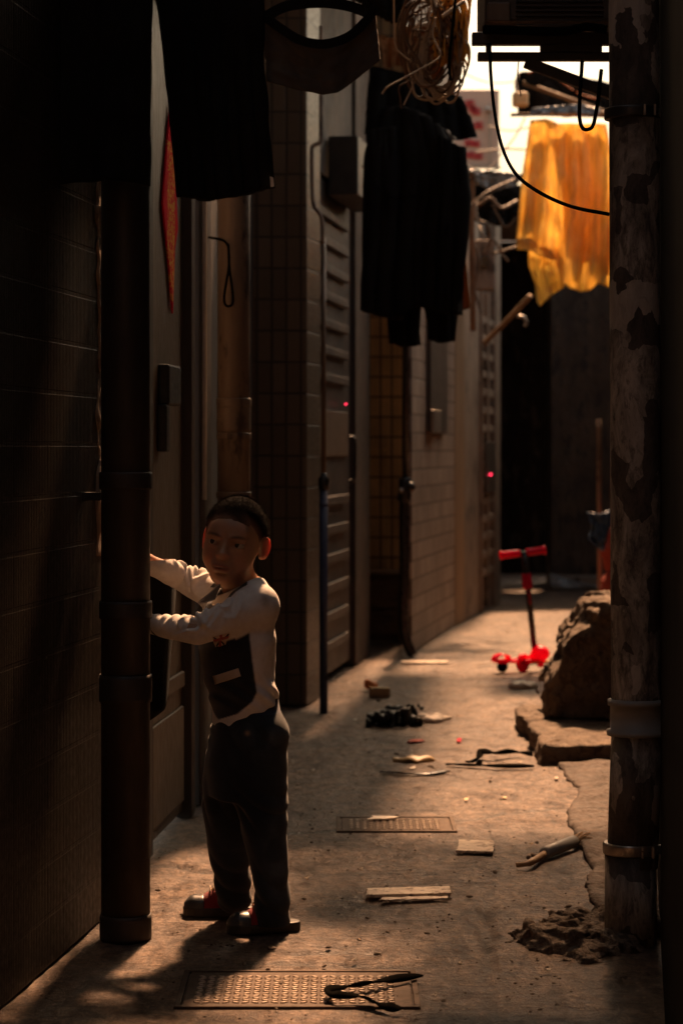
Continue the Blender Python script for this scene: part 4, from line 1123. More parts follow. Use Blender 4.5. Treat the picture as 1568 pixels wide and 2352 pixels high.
def right_pipe():
    Y = 5.73; r = .0615
    xb = P(1387 + 60, 0, Y).x; xt = P(1400 + 60, 0, Y).x; x0 = P(1391 + 60, 0, Y).x
    t = thing('downpipe', (xb, Y, 0), 'grimy downpipe with torn posters and a grey coupling, standing at the right', 'drain pipe')
    z1 = zpy(1960, Y)
    MB().tube([(xb, Y, -.03), (xb, Y, z1)], r, 36).build('lower_pipe', PR, t, True)
    MB().tube([(xb + .004, Y, z1 - .03), (xt + .003, Y, zpy(1640, Y))], r - .001, 36).build('lower_length', PR, t, True)
    zz = np.linspace(zpy(1660, Y), 3.2, 40)
    MB().tube([(xt + (x0 - xt) * k / 39 + .0022 * mnoise.noise((0, 0, z * 2.3)), Y + .002 * mnoise.noise((4, 0, z * 2.1)), z) for k, z in enumerate(zz)], [r - .002 + .0011 * mnoise.noise((9, 1, z * 5)) for z in zz], 36).build('upper_pipe', PR, t, True)
    m = MB(); c = (xt + .002, Y); m.lathe((c[0], Y, zpy(1688, Y)), (c[0], Y, zpy(1606, Y)), [(0, r), (0, r + .010), (.012, r + .011), (.013, r + .002), (.070, r + .002), (.071, r + .008), (.084, r + .008), (.086, r)], 36)
    m.build('coupling', MT['pipe_grey'], t, True)
    for py, cx_ in ((262, x0), (1947, xb)):
        m = MB(); ring(m, (cx_, Y), r - .001, zpy(py, Y), .026, .005); cl = m.build('clamp', MT['steel'] if py > 1000 else MT['blackmetal'], t, True)
        m = MB(); z = zpy(py, Y)
        for k in (0, 1):
            a = Vector((cx_ + .020 + k * .024, Y - r - .006, z)); m.beam(a + Vector((0, -.005, -.013)), a + Vector((0, -.005, .013)), .006, .012, (0, 1, 0))
        m.beam((cx_ + .05, Y - .03, z), (cx_ + .115, Y + .01, z), .012, .020)
        m.build('clamp_lug', MT['steel'], cl, bevel=.0015)
right_pipe()

# blue pipe and black pipes further along
Y = 10.72; x = P(743, 0, Y).x
t = thing('waste_pipe', (x, Y, 0), 'slim dark blue pipe standing at the corner of the tiled column', 'drain pipe')
MB().lathe((x, Y, -.02), (x, Y, zpy(1100, Y)), [(0, .0185), (zpy(1100, Y) + .02, .0185)], 20).build('pipe', MT['bluepvc'], t, True)
m = MB(); m.lathe((x, Y, zpy(1125, Y)), (x, Y, zpy(1086, Y)), [(0, .019), (.002, .024), (.05, .024), (.06, .014), (.075, .012)], 20); m.build('pipe_cap', MT['blackplastic'], t, True)
m = MB(); ring(m, (x, Y), .018, zpy(1160, Y), .012, .002); m.build('pipe_ring', MT['bluepvc'], t, True)

Y = 13.62; x = P(931, 0, Y).x
t = thing('waste_pipe', (x, Y, 0), 'black pipe on the corner of the grey brick wall, thicker below its elbow', 'drain pipe')
MB().tube([(x, Y, zpy(1115, Y)), (x, Y, 3.0)], .0185, 18).build('upper_pipe', MT['blackplastic'], t, True)
MB().tube(curve([P(928, 1125, Y), P(928, 1300, Y), P(926, 1430, Y), P(934, 1475, Y), P(947, 1505, Y)], 6), .029, 18).build('lower_pipe', MT['blackplastic'], t, True)
m = MB(); m.tube(curve([P(930, 1100, Y), P(930, 1125, Y - .01), P(926, 1150, Y)], 5), .038, 18); m.ball(P(942, 1118, Y - .03), .03, 14); m.build('elbow', MT['blackplastic'], t, True)
MB().ball(P(921, 1127, Y - .04), .016, 12).build('cap', MT['steel'], t, True)

# conduit with offset on the tiled column
Yc = 10.9
t = thing('conduit', P(720, 500, Yc), 'thin pale conduit with an offset bend high on the tiled column', 'conduit')
MB().tube(curve([P(737, 60, Yc), P(737, 300, Yc), P(736, 325, Yc), P(720, 335, Yc), P(716, 350, Yc), P(717, 440, Yc), P(722, 475, Yc), P(738, 500, Yc), P(741, 560, Yc)], 6), .010, 10).build('tube', MT['pipe'], t, True)

# ------------------------------------------------------------------ laundry
def cloth(name, Y, xl, xr, top, bot, mat, parent=None, nu=40, nv=50, amp=.02, freq=4, seed=0, thick=.004, loc=None, lean=0.0, flare=.0, rough=.004, smooth=True):
    """xl, xr: [(v, px)]; top, bot: [(u, py)] in reference pixels at distance Y"""
    rs = random.Random(seed); ph = [rs.uniform(0, 6.28) for _ in range(6)]
    itp = lambda tab, t: float(np.interp(t, [a for a, _ in tab], [b for _, b in tab]))
    bm = bmesh.new(); g = []
    for j in range(nv + 1):
        v = j / nv; row = []
        for i in range(nu + 1):
            u = i / nu
            px = itp(xl, v) * (1 - u) + itp(xr, v) * u
            py = itp(top, u) * (1 - v) + itp(bot, u) * v
            d = amp * (.25 + .75 * v) * (math.sin(u * freq * 6.28 + ph[0] + .6 * math.sin(v * 3 + ph[1])) * .6 + .4 * math.sin(u * freq * 14.5 + ph[2] + v * 1.5))
            d += rough * mnoise.noise((u * 9, v * 7, seed * 3.1)) * 2 + lean * v + .012 * mnoise.noise((u * 3, v * 2.2, seed + .5))
            p = P(px, py, Y)
            row.append(bm.verts.new(p + Vector((0, d, 0))))
        g.append(row)
    for j in range(nv):
        for i in range(nu): bm.faces.new([g[j][i], g[j + 1][i], g[j + 1][i + 1], g[j][i + 1]])
    me = bpy.data.meshes.new(name); bm.to_mesh(me); bm.free()
    o = link(name, me, mat, parent, smooth)
    if thick:
        m = o.modifiers.new('solid', 'SOLIDIFY'); m.thickness = thick; m.offset = 0
    return o

# black things at the upper left
o = cloth('hanging_blanket', 5.58, [(0, -70), (1, -70)], [(0, 352), (.6, 346), (1, 342)], [(0, -60), (1, -60)], [(0, 405), (.25, 436), (.5, 424), (.75, 412), (1, 425)], MT['blackcloth'], amp=.016, freq=3, seed=3, thick=.02)
tag(o, 'black blanket hanging across the top left corner in front of the pipe', 'laundry')
o = cloth('hanging_coat', 6.7, [(0, 348), (.4, 382), (.75, 402), (1, 415)], [(0, 600), (.5, 606), (1, 626)], [(0, -60), (1, -60)], [(0, 452), (.3, 461), (.6, 452), (1, 431)], MT['blackcloth'], amp=.014, freq=3, seed=8, thick=.03)
t = thing('black_coat', P(500, 200, 6.7), 'long black garment hanging in front of the metal door, small white tag at its hem', 'laundry')
o.name = 'garment'; o.parent = t; o.matrix_parent_inverse = LOC[t].inverted()
m = MB(); a = P(620, 405, 6.66); m.hexa([a, a + Vector((.009, 0, -.004)), a + Vector((.012, 0, -.028)), a + Vector((.002, 0, -.03))], [q + Vector((0, -.002, 0)) for q in (a, a + Vector((.009, 0, -.004)), a + Vector((.012, 0, -.028)), a + Vector((.002, 0, -.03)))])
m.build('care_tag', MT['whiteplastic'], t)

# grey jersey shirt with dark neckband
t = thing('grey_shirt', P(735, 100, 6.86), 'grey tee shirt with sagging black neckband hanging high over the alley', 'laundry')
cloth('cloth', 6.86, [(0, 604), (1, 612)], [(0, 862), (1, 872)], [(0, 44), (.15, 62), (.3, 92), (.45, 105), (.6, 104), (.75, 80), (.9, 42), (1, 30)], [(0, 188), (.25, 204), (.5, 218), (.62, 214), (.8, 180), (1, 138)], MT['greycloth'], t, amp=.012, freq=2, seed=5, thick=.006)
nb = curve([P(598, 30, 6.84), P(640, 62, 6.84), P(690, 92, 6.83), P(745, 101, 6.83), P(800, 84, 6.84), P(840, 48, 6.84), P(862, 18, 6.84)], 8)
m = MB()
for a, b in zip(nb, nb[1:]): m.beam(a, b, .006, .026, (0, 0, 1))
m.build('neckband', MT['blackcloth'], t)
nb = curve([P(606, 40, 6.90), P(660, 14, 6.92), P(735, 6, 6.93), P(800, 14, 6.92), P(850, 32, 6.90)], 8)
m = MB()
for a, b in zip(nb, nb[1:]): m.beam(a, b, .006, .030, (0, 0, 1))
m.build('back_neckband', MT['blackcloth'], t)

# the black jacket and trousers over the middle of the alley
t = thing('black_jacket', P(950, 400, 10.9), 'black padded jacket hanging over the middle of the alley', 'laundry')
cloth('body', 10.9, [(0, 868), (.15, 846), (.5, 838), (1, 833)], [(0, 1010), (.12, 1040), (.28, 1070), (.45, 1066), (.6, 1052), (1, 1052)], [(0, 258), (.3, 240), (.7, 262), (1, 300)], [(0, 712), (.15, 722), (.35, 736), (.5, 700), (.8, 712), (1, 724)], MT['blackcloth'], t, amp=.03, freq=3, seed=12, thick=.06)
cloth('sleeve', 10.86, [(0, 842), (1, 836)], [(0, 900), (.5, 905), (1, 888)], [(0, 300), (1, 290)], [(0, 716), (1, 728)], MT['blackcloth'], t, nu=14, amp=.02, freq=2, seed=13, thick=.05)
cloth('sleeve', 10.85, [(0, 1008), (1, 1002)], [(0, 1060), (.3, 1072), (1, 1050)], [(0, 310), (1, 340)], [(0, 716), (1, 724)], MT['blackcloth'], t, nu=14, amp=.02, freq=2, seed=14, thick=.05)
t = thing('black_trousers', P(960, 600, 11.05), 'black trousers with two loose legs hanging below the black jacket', 'laundry')
cloth('leg', 11.05, [(0, 885), (.6, 893), (1, 905)], [(0, 965), (.7, 966), (1, 955)], [(0, 420), (1, 420)], [(0, 788), (.5, 797), (1, 792)], MT['blackcloth'], t, nu=20, amp=.02, freq=2, seed=15, thick=.05)
cloth('leg', 11.02, [(0, 960), (.7, 972), (1, 988)], [(0, 1050), (.7, 1046), (1, 1035)], [(0, 420), (1, 420)], [(0, 776), (.5, 788), (1, 782)], MT['blackcloth'], t, nu=20, amp=.02, freq=2, seed=16, thick=.05)
o = cloth('black_sheet', 11.2, [(0, 850), (.5, 842), (1, 840)], [(0, 1060), (.5, 1078), (1, 1092)], [(0, 150), (.5, 175), (.8, 205), (1, 225)], [(0, 310), (.5, 330), (.8, 322), (1, 316)], MT['blackcloth'], amp=.03, freq=3, seed=17, thick=.03)
tag(o, 'black cloth bunched over the line just above the black jacket', 'laundry')
o = cloth('black_cloth', 9.2, [(0, 780), (1, 838)], [(0, 930), (1, 926)], [(0, -40), (1, -40)], [(0, 14), (.45, 42), (.75, 52), (1, 46)], MT['blackcloth'], amp=.02, freq=2, seed=27, thick=.02)
tag(o, 'black cloth at the top edge between grey tee shirt and cable coils', 'laundry')
o = cloth('brown_cloth', 11.3, [(0, 1049), (1, 1050)], [(0, 1056), (.5, 1068), (1, 1078)], [(0, 436), (1, 450)], [(0, 716), (1, 708)], MT['browncloth'], amp=.015, freq=1.5, seed=18, nu=14, thick=.006)
tag(o, 'narrow brown garment edge catching light beside the black jacket', 'laundry')
o = cloth('striped_rag', 11.25, [(0, 868), (1, 882)], [(0, 962), (1, 938)], [(0, 80), (1, 102)], [(0, 158), (.5, 150), (1, 158)], MT['browncloth'], amp=.02, freq=3, seed=19, nu=22, thick=.005)
tag(o, 'small reddish brown rag hanging behind the grey tee shirt', 'laundry')
o = cloth('white_rag', 11.0, [(0, 1003), (1, 1030)], [(0, 1048), (1, 1046)], [(0, 292), (1, 318)], [(0, 300), (.5, 322), (1, 322)], MT['beigecloth'], amp=.01, freq=1, seed=29, nu=14, nv=12, thick=.004)
tag(o, 'small pale rag end showing at the shoulder of the black jacket', 'laundry')

# the yellow dress
t = thing('yellow_dress', P(1300, 280, 14.0), 'yellow cotton garment glowing in backlight on a pole by the right pipe', 'laundry')
cloth('front', 14.0, [(0, 1217), (.5, 1196), (1, 1184)], [(0, 1392), (.3, 1412), (1, 1400)], [(0, 276), (.2, 272), (.45, 290), (.75, 296), (1, 288)],
      [(0, 552), (.14, 556), (.22, 572), (.36, 585), (.43, 592), (.47, 645), (.54, 660), (.68, 670), (.78, 668), (.86, 652), (1, 660)], MT['yellow'], t, nu=90, nv=90, amp=.055, freq=3.2, seed=20, thick=.003, rough=.012)
cloth('darkening_layer', 14.07, [(0, 1262), (.5, 1288), (1, 1300)], [(0, 1392), (1, 1404)], [(0, 284), (1, 284)], [(0, 560), (.3, 612), (.6, 590), (1, 640)], MT['yellow'], t, nu=40, nv=50, amp=.05, freq=2.3, seed=26, thick=.003, rough=.012)  # second sheet added behind to darken part of the backlit cloth
cloth('sleeve', 14.10, [(0, 1222), (1, 1200)], [(0, 1262), (.6, 1248), (1, 1236)], [(0, 300), (1, 288)], [(0, 500), (1, 520)], MT['yellow'], t, nu=20, nv=40, amp=.04, freq=1.6, seed=28, thick=.003, rough=.012)  # overlapping piece added behind for a darker zone in the glow
cloth('hem_fold', 13.96, [(0, 1184), (1, 1186)], [(0, 1268), (1, 1276)], [(0, 548), (.35, 546), (1, 575)], [(0, 573), (.35, 576), (.7, 592), (1, 600)], MT['yellow'], t, nu=30, nv=12, amp=.012, freq=3, seed=21, thick=.003)
cloth('back_flap', 14.08, [(0, 1212), (.4, 1214), (.7, 1228), (1, 1232)], [(0, 1300), (1, 1292)], [(0, 556), (1, 560)], [(0, 694), (.12, 704), (.35, 690), (.6, 676), (1, 662)], MT['yellow'], t, nu=40, nv=40, amp=.045, freq=2, seed=22, thick=.003, rough=.014)
a, b = P(1172, 264, 14.04), P(1470, 256, 14.04)
tag(MB().tube([a, a.lerp(b, .5) + Vector((0, 0, -.004)), b], .011, 12).build('laundry_pole', MT['wood'], None, True), 'wooden pole carrying the yellow garment, fixed to the right wall', 'pole')
o = cloth('plastic_film', 13.93, [(0, 1222), (1, 1216)], [(0, 1380), (1, 1372)], [(0, 248), (.4, 242), (.7, 238), (1, 250)], [(0, 262), (.5, 260), (1, 266)], MT['glassy'], amp=.02, freq=4, seed=23, nv=8, thick=.002, rough=.012)
tag(o, 'crinkled strip of grey plastic film lying along the laundry pole', 'plastic')

# ------------------------------------------------------------------ upper right: bracket, condenser, cables
Yb = 6.75
t = thing('bracket', P(1400, 110, Yb), 'black steel wall bracket of two flat bars with a slanting brace', 'bracket')
wl = XR(Yb) + .02
def bar(px, py0, py1, d0, d1, name):
    MB().box((P(px, 0, Yb).x, Yb + d0, zpy(py1, Yb)), (wl, Yb + d1, zpy(py0, Yb))).build(name, MT['blackmetal'], t, bevel=.003)
bar(1083, 76, 104, -.02, .02, 'arm'); bar(1096, 121, 140, -.015, .02, 'arm')
m = MB(); m.box((P(1115, 0, Yb).x, Yb - .012, zpy(121, Yb)), (P(1121, 0, Yb).x, Yb + .012, zpy(104.5, Yb))); m.build('spacer', MT['blackmetal'], t)
m = MB(); m.box((P(1240, 0, Yb).x, Yb - .02, zpy(121, Yb)), (P(1380, 0, Yb).x, Yb + .018, zpy(104.5, Yb)));
m.build('spacer', MT['blackmetal'], t)
MB().beam(P(1205, 143, Yb), (wl, Yb, zpy(262, Yb)), .03, .030, (0, 0, 1)).build('brace', MT['blackmetal'], t, bevel=.003)
for px in (1120, 1170, 1230, 1330): MB().lathe(P(px, 78, Yb), P(px, 72, Yb), [(0, .009), (.007, .009)], 8).build('bolt', MT['steel'], t)
t = thing('condenser', P(1250, 40, 6.95), 'black outdoor air conditioner unit standing on the steel wall bracket', 'air conditioner')
m = MB(); m.box((P(1106, 0, 6.75).x, 6.62, zpy(70, 6.75)), (wl + .06, 7.0, zpy(-120, 6.75))); m.build('casing', MT['darkdoor'], t, bevel=.01)
m = MB(); m.box((P(1118, 0, 6.62).x, 6.60, zpy(52, 6.62)), (P(1170, 0, 6.62).x, 6.617, zpy(8, 6.62))); m.build('side_panel', MT['doorpaint'], t, bevel=.004)
m = MB()
for k in range(9): m.box((P(1185, 0, 6.6).x, 6.603, zpy(58 - k * 11, 6.6)), (P(1385, 0, 6.6).x, 6.617, zpy(54 - k * 11, 6.6)))
m.build('grille', MT['blackmetal'], t)
MB().tube(curve([P(1110, 68, 6.6), P(1180, 70, 6.58), P(1290, 72, 6.58), P(1345, 62, 6.58), P(1392, 68, 6.58)], 6), .012, 10).build('refrigerant_hose', MT['rubber'], t, True)

def wire(name, pts, r, mat, label, cat='cable', n=8, parent=None, seg=8):
    o = MB().tube(curve(pts, n), r, seg).build(name, mat, parent, True)
    if label: tag(o, label, cat)
    return o
wire('drooping_cable', [P(1124, 100, 6.72), P(1127, 180, 6.68), P(1137, 270, 6.6), P(1155, 345, 6.5), P(1186, 402, 6.35), P(1238, 442, 6.15), P(1310, 474, 5.95), P(1396, 492, 5.77)], .0048, MT['rubber'], 'thick black cable drooping from the bracket across the yellow garment to the pipe')
wire('cable_loop', [P(1336, 140, 6.6), P(1331, 220, 6.58), P(1330, 270, 6.57), P(1337, 294, 6.57), P(1350, 297, 6.57), P(1362, 285, 6.57), P(1372, 230, 6.58), P(1380, 160, 6.6)], .0055, MT['rubber'], 'black cable hanging in a U-shaped loop under the bracket')
wire('thin_wire', [P(1190, 140, 7.5), P(1188, 180, 7.5), P(1196, 220, 7.5)], .002, MT['brownwire'], 'short thin wire dangling just under the bracket arms')

# dark awning, lamp and props behind the bracket
t = thing('awning', P(1290, 210, 15.2), 'dark sagging awning under the bracket, above the yellow garment', 'awning')
cloth('sheet', 15.2, [(0, 1196), (.3, 1182), (1, 1190)], [(0, 1480), (1, 1480)], [(0, 166), (.2, 160), (.4, 172), (.7, 190), (1, 205)], [(0, 262), (.5, 268), (1, 270)], MT['blackcloth'], t, amp=.05, freq=3, seed=31, thick=.03)
MB().tube([P(1200, 190, 15.05), P(1400, 262, 15.0)], .016, 10).build('pole', MT['wood'], t, True)
MB().tube([P(1196, 262, 15.1), P(1470, 268, 15.05)], .012, 10).build('front_rail', MT['rust'], t, True)
t = thing('lamp_box', P(1194, 230, 14.7), 'small round-cornered tan box hanging under the edge of the dark awning', 'box')
m = MB(); a = P(1194, 229, 14.7); m.box((a.x - .048, a.y - .04, a.z - .045), (a.x + .048, a.y + .04, a.z + .045)); m.build('case', MT['tan'], t, bevel=.018, seg=3)
MB().tube(curve([P(1188, 212, 14.7), P(1184, 190, 14.72), P(1190, 170, 14.74)], 5), .008, 8).build('cord', MT['palewire'], t, True)
wire('orange_wire', [P(1211, 168, 15.0), P(1250, 160, 15.0), P(1320, 210, 15.0), P(1372, 228, 15.0)], .005, MT['orange'], 'thin orange-brown wire running along the awning pole')

# ------------------------------------------------------------------ cable coils over the alley
Yw = 8.3
def coil(name, label, c, rx, ry, n, mat, r, seed, jit=8, dep=.05):
    rs = random.Random(seed); t = thing(name, P(c[0], c[1], Yw), label, 'cable coil')
    for k in range(n):
        cx_, cy = c[0] + rs.uniform(-jit, jit), c[1] + rs.uniform(-jit, jit)
        a, b = rx * rs.uniform(.55, 1.05), ry * rs.uniform(.8, 1.05); y0 = Yw + rs.uniform(-dep, dep); tl = rs.uniform(-.3, .3); w1, w2 = rs.uniform(0, 6.3), rs.uniform(.04, .16)
        pts = []
        for i in range(19):
            q = 6.283 * i / 18
            m_ = 1 + w2 * math.sin(3 * q + w1)
            pts.append(P(cx_ + a * m_ * math.sin(q) + tl * b * math.cos(q) + rs.uniform(-2, 2), cy - b * m_ * math.cos(q) + rs.uniform(-2.5, 2.5), y0 + .03 * math.sin(q * 2 + k)))
        MB().tube(curve(pts, 4), r * rs.uniform(.8, 1.2), 7, False).build('loop', mat, t, True)
    for k in range(5):
        q = [c[0] + rs.uniform(-rx, rx), c[1] - ry * 1.1]; pts = []
        for i in range(8):
            pts.append(P(q[0], q[1], Yw + rs.uniform(-dep, dep) * 1.4)); q = [c[0] + (q[0] - c[0]) * .6 + rs.uniform(-rx, rx) * .8, q[1] + ry * rs.uniform(-.12, .62)]
        MB().tube(curve(pts, 5), r * rs.uniform(.45, .9), 6, True).build('strand', mat if k % 2 else MT['brownwire'], t, True)
coil('cable_coil', 'bright yellow coil of cable hanging in front of the sky', (1026, 70), 30, 70, 12, MT['goldwire'], .0042, 1, 12)
coil('cable_coil', 'bundle of pale grey-brown cable hanging lowest, above the black jacket', (1005, 140), 58, 86, 13, MT['palewire'], .0040, 2, 16)
coil('cable_coil', 'loose tan coil of cable at the top edge, beside bare sky', (1052, 60), 18, 95, 6, MT['goldwire'], .0045, 3, 9, .06)
coil('cable_coil', 'tangle of brown cable loops behind the pale hanging bundle', (985, 90), 55, 105, 11, MT['brownwire'], .0042, 4, 20, .10)
o = cloth('plastic_bag', 8.42, [(0, 925), (.5, 920), (1, 935)], [(0, 985), (.5, 1030), (1, 1010)], [(0, 60), (1, 60)], [(0, 165), (.5, 192), (1, 180)], MT['browncloth'], amp=.03, freq=3, seed=33, nu=20, nv=20, thick=.003, rough=.02)
tag(o, 'translucent brown plastic bag hanging among the cable coils', 'bag')
wire('zip_wire', [P(1066, 2, 8.1), P(1040, 20, 8.08), P(1015, 38, 8.08)], .006, MT['whiteplastic'], 'short pale stick crossing the cable coils near the top edge', 'stick')
wire('steel_wire', [P(1000, 40, 8.05), P(993, 80, 8.03), P(1010, 118, 8.0), P(1011, 128, 8.0), P(995, 142, 7.98), P(930, 178, 7.94), P(890, 200, 7.9), P(877, 216, 7.9)], .0034, MT['palewire'], 'stiff wire hook reaching diagonally from the coils to the left')
wire('hanging_wire', [P(904, -10, 8.0), P(905, 60, 8.0), P(907, 100, 8.0), P(915, 118, 8.0), P(945, 142, 8.0)], .0028, MT['palewire'], 'pale wire hanging left of the coils and curling under them')
wire('hanging_wire', [P(968, 20, 8.0), P(963, 90, 8.0), P(952, 155, 8.0), P(943, 182, 8.0), P(917, 200, 8.0), P(919, 225, 8.0), P(921, 250, 8.0)], .0030, MT['brownwire'], 'thin brown wire with a kinked end dangling below the coils')
wire('black_cable', [P(1046, -10, 7.95), P(1039, 60, 7.95), P(1032, 130, 7.95), P(1032, 170, 7.95), P(1035, 184, 7.95)], .0050, MT['rubber'], 'straight black cable end hanging over the front of the cable coils')
wire('sagging_wire', [P(830, 380, 10.5), P(880, 445, 10.5), P(930, 452, 10.4), P(1000, 420, 10.4), P(1040, 300, 10.4)], .002, MT['rubber'], 'thin wire sagging across the front of the black jacket')
wire('sagging_wire', [P(930, 446, 11.3), P(1020, 456, 11.3), P(1062, 440, 11.6), P(1085, 410, 12), P(1150, 385, 13)], .003, MT['rubber'], 'thin dark wire running from the black jacket towards the bright gap')
# wires seen against the sky
wire('sky_wire', [P(1060, 168, 19), P(1130, 190, 19), P(1230, 182, 19)], .005, MT['palewire'], 'pale thin wire crossing the bright sky gap just under the bracket')
wire('sky_wire', [P(1120, 290, 19), P(1175, 300, 19), P(1240, 285, 19)], .006, MT['palewire'], 'pale wire crossing the bright sky gap beside the red and white sign')
wire('sky_wire', [P(1090, 350, 19), P(1160, 342, 19), P(1230, 345, 19)], .009, MT['palewire'], 'pale wire crossing the lowest part of the bright sky gap')
wire('sky_wire', [P(1110, 402, 18), P(1170, 330, 18), P(1190, 300, 18), P(1205, 270, 18)], .006, MT['palewire'], 'slanting pale wire rising beside the yellow garment across the sky gap')

rs = random.Random(77)
for k in range(9):
    x0 = rs.uniform(925, 1000); y1 = rs.uniform(50, 165); yy = rs.uniform(8.0, 8.5); pts = [P(x0, -20, yy)]
    for q in range(1, 5): pts.append(P(x0 + rs.uniform(-9, 9), -20 + (y1 + 20) * q / 4, yy + rs.uniform(-.02, .02)))
    wire('hanging_strand', pts, rs.uniform(.0016, .0034), MT[rs.choice(['palewire', 'brownwire', 'rubber'])], None)
    tag(bpy.data.objects[[o.name for o in col.objects if o.name.startswith('hanging_strand')][-1]], 'loose strand of wire dangling from the top edge left of the coils', 'wire', 'loose strands of wire left of the coils')
wire('tangled_cable', [P(1190, 168, 14.9), P(1225, 195, 14.9), P(1262, 180, 14.9), P(1300, 215, 14.9), P(1345, 200, 14.9), P(1388, 240, 14.9)], .009, MT['rubber'], 'dark cable looping under the dark sagging awning')
wire('tangled_cable', [P(1076, 450, 16.2), P(1098, 470, 16.1), P(1125, 455, 16.1), P(1150, 478, 16.1), P(1186, 462, 16.2)], .012, MT['brownwire'], 'brown cable looping below the dark tarpaulin')
wire('tangled_cable', [P(1080, 540, 16.0), P(1100, 600, 16.0), P(1090, 660, 16.0), P(1104, 720, 16.0)], .008, MT['brownwire'], 'dull cable hanging down the far left wall under the meter box')
wire('tangled_cable', [P(1130, 470, 16.3), P(1160, 520, 16.3), P(1185, 500, 16.3)], .006, MT['brownwire'], 'short dull cable sagging just left of the yellow garment')
# sign
ys = 19.5
t = thing('shop_sign', P(1105, 300, ys), 'weathered white shop sign with blurred red characters in the gap between roofs', 'sign')
c0 = P(1040, 205, ys); c1 = P(1146, 382, ys)
MB().box((c0.x, ys, c1.z), (c1.x, ys + .12, c0.z)).build('panel', MT['signwhite'], t, bevel=.008)
m = MB(); m.box((P(1122, 0, ys).x, ys - .03, P(0, 380, ys).z), (P(1126, 0, ys).x, ys - .002, P(0, 240, ys).z)); m.box((c0.x, ys - .03, P(0, 388, ys).z), (c1.x, ys - .002, P(0, 378, ys).z)); m.build('frame', MT['steel'], t)
m = MB()
rs = random.Random(5)
def stroke(x0, y0, x1, y1, w): m.beam(P(x0, y0, ys - .012), P(x1, y1, ys - .012), .012, w / F * ys, (0, 0, 1))
for (cx_, cy, s_) in ((1078, 238, 11), (1084, 250, 9), (1092, 256, 11), (1098, 288, 11), (1076, 328, 10), (1092, 330, 9), (1080, 356, 10), (1098, 358, 10)):
    stroke(cx_ - s_, cy - s_ * .5, cx_ + s_, cy - s_ * .6, 3.4); stroke(cx_ - s_, cy + s_ * .1, cx_ + s_, cy, 3.2); stroke(cx_, cy - s_ * .8, cx_ - 1, cy + s_ * .7, 3.4); stroke(cx_ - s_ * .8, cy + s_ * .6, cx_ + s_, cy + s_ * .55, 3.2)
m.build('lettering', MT['signred'], t)
MB().ball(P(1120, 292 - 20 - 20, ys - .05), .03, 12).build('bolt', MT['steel'], t, True)

# clutter on the far walls
o = cloth('plastic_sheet', 16.0, [(0, 1070), (1, 1090)], [(0, 1205), (1, 1185)], [(0, 388), (.5, 393), (1, 402)], [(0, 420), (.4, 440), (1, 425)], MT['glassy'], amp=.05, freq=2, seed=41, nv=16, thick=.006, rough=.03)
tag(o, 'grey-blue plastic sheet slumped over the far roof edge', 'plastic')
o = cloth('dark_tarpaulin', 16.4, [(0, 1068), (1, 1072)], [(0, 1215), (1, 1215)], [(0, 415), (1, 430)], [(0, 500), (.5, 520), (1, 500)], MT['blackcloth'], amp=.06, freq=2.5, seed=42, thick=.02, rough=.03)
tag(o, 'dark tarpaulin hanging under the grey-blue plastic sheet', 'tarpaulin')
t = thing('meter_box', P(1118, 640, 16.3), 'grey electricity meter box on the far left wall above the pilaster', 'meter box')
m = MB(); a = P(1112, 610, 16.4); m.box((a.x - .07, a.y - .06, a.z - .17), (a.x + .07, a.y + .06, a.z + .17)); m.build('case', MT['plaster'], t, bevel=.01)
m = MB(); a = P(1110, 610, 16.34); m.box((a.x - .035, a.y - .012, a.z - .02), (a.x + .035, a.y - .001, a.z + .06)); m.build('window', MT['blackplastic'], t, bevel=.003)
wire('wall_pipe', [P(1083, 400, 16.0), P(1083, 560, 16.0), P(1086, 760, 16.0)], .020, MT['rust'], 'rusty vertical pipe on the far left wall behind the brown garment', 'drain pipe', seg=12)
wire('far_cable', [P(1072, 480, 15.5), P(1120, 440, 15.6), P(1180, 412, 15.8)], .008, MT['brownwire'], 'brown cable slanting up from the far left wall to the yellow garment')
wire('far_cable', [P(1100, 520, 15.8), P(1112, 545, 15.7), P(1135, 552, 15.7), P(1150, 580, 15.8), P(1165, 600, 15.9)], .008, MT['brownwire'], 'looped cable curling out from the far left wall')
wire('far_cable', [P(1128, 584, 15.8), P(1170, 572, 15.8), P(1208, 558, 15.9)], .009, MT['brownwire'], 'brown cable running level from the far wall to the yellow garment')
wire('far_cable', [P(1092, 470, 15.9), P(1096, 505, 15.8), P(1118, 515, 15.8), P(1124, 560, 15.9), P(1110, 585, 15.9)], .009, MT['brownwire'], 'thick brown cable twisting down the far left wall beside the meter box')
wire('wooden_pole', [P(1112, 788, 16.6), P(1165, 735, 16.4), P(1217, 680, 16.2)], .018, MT['wood'], 'wooden pole slanting from the far left wall towards the yellow garment', 'pole', seg=12)
wire('hook', [P(1187, 727, 16.3), P(1200, 728, 16.3), P(1208, 740, 16.3), P(1204, 750, 16.3)], .012, MT['steel'], 'small bent metal hook hanging under the slanting pole')

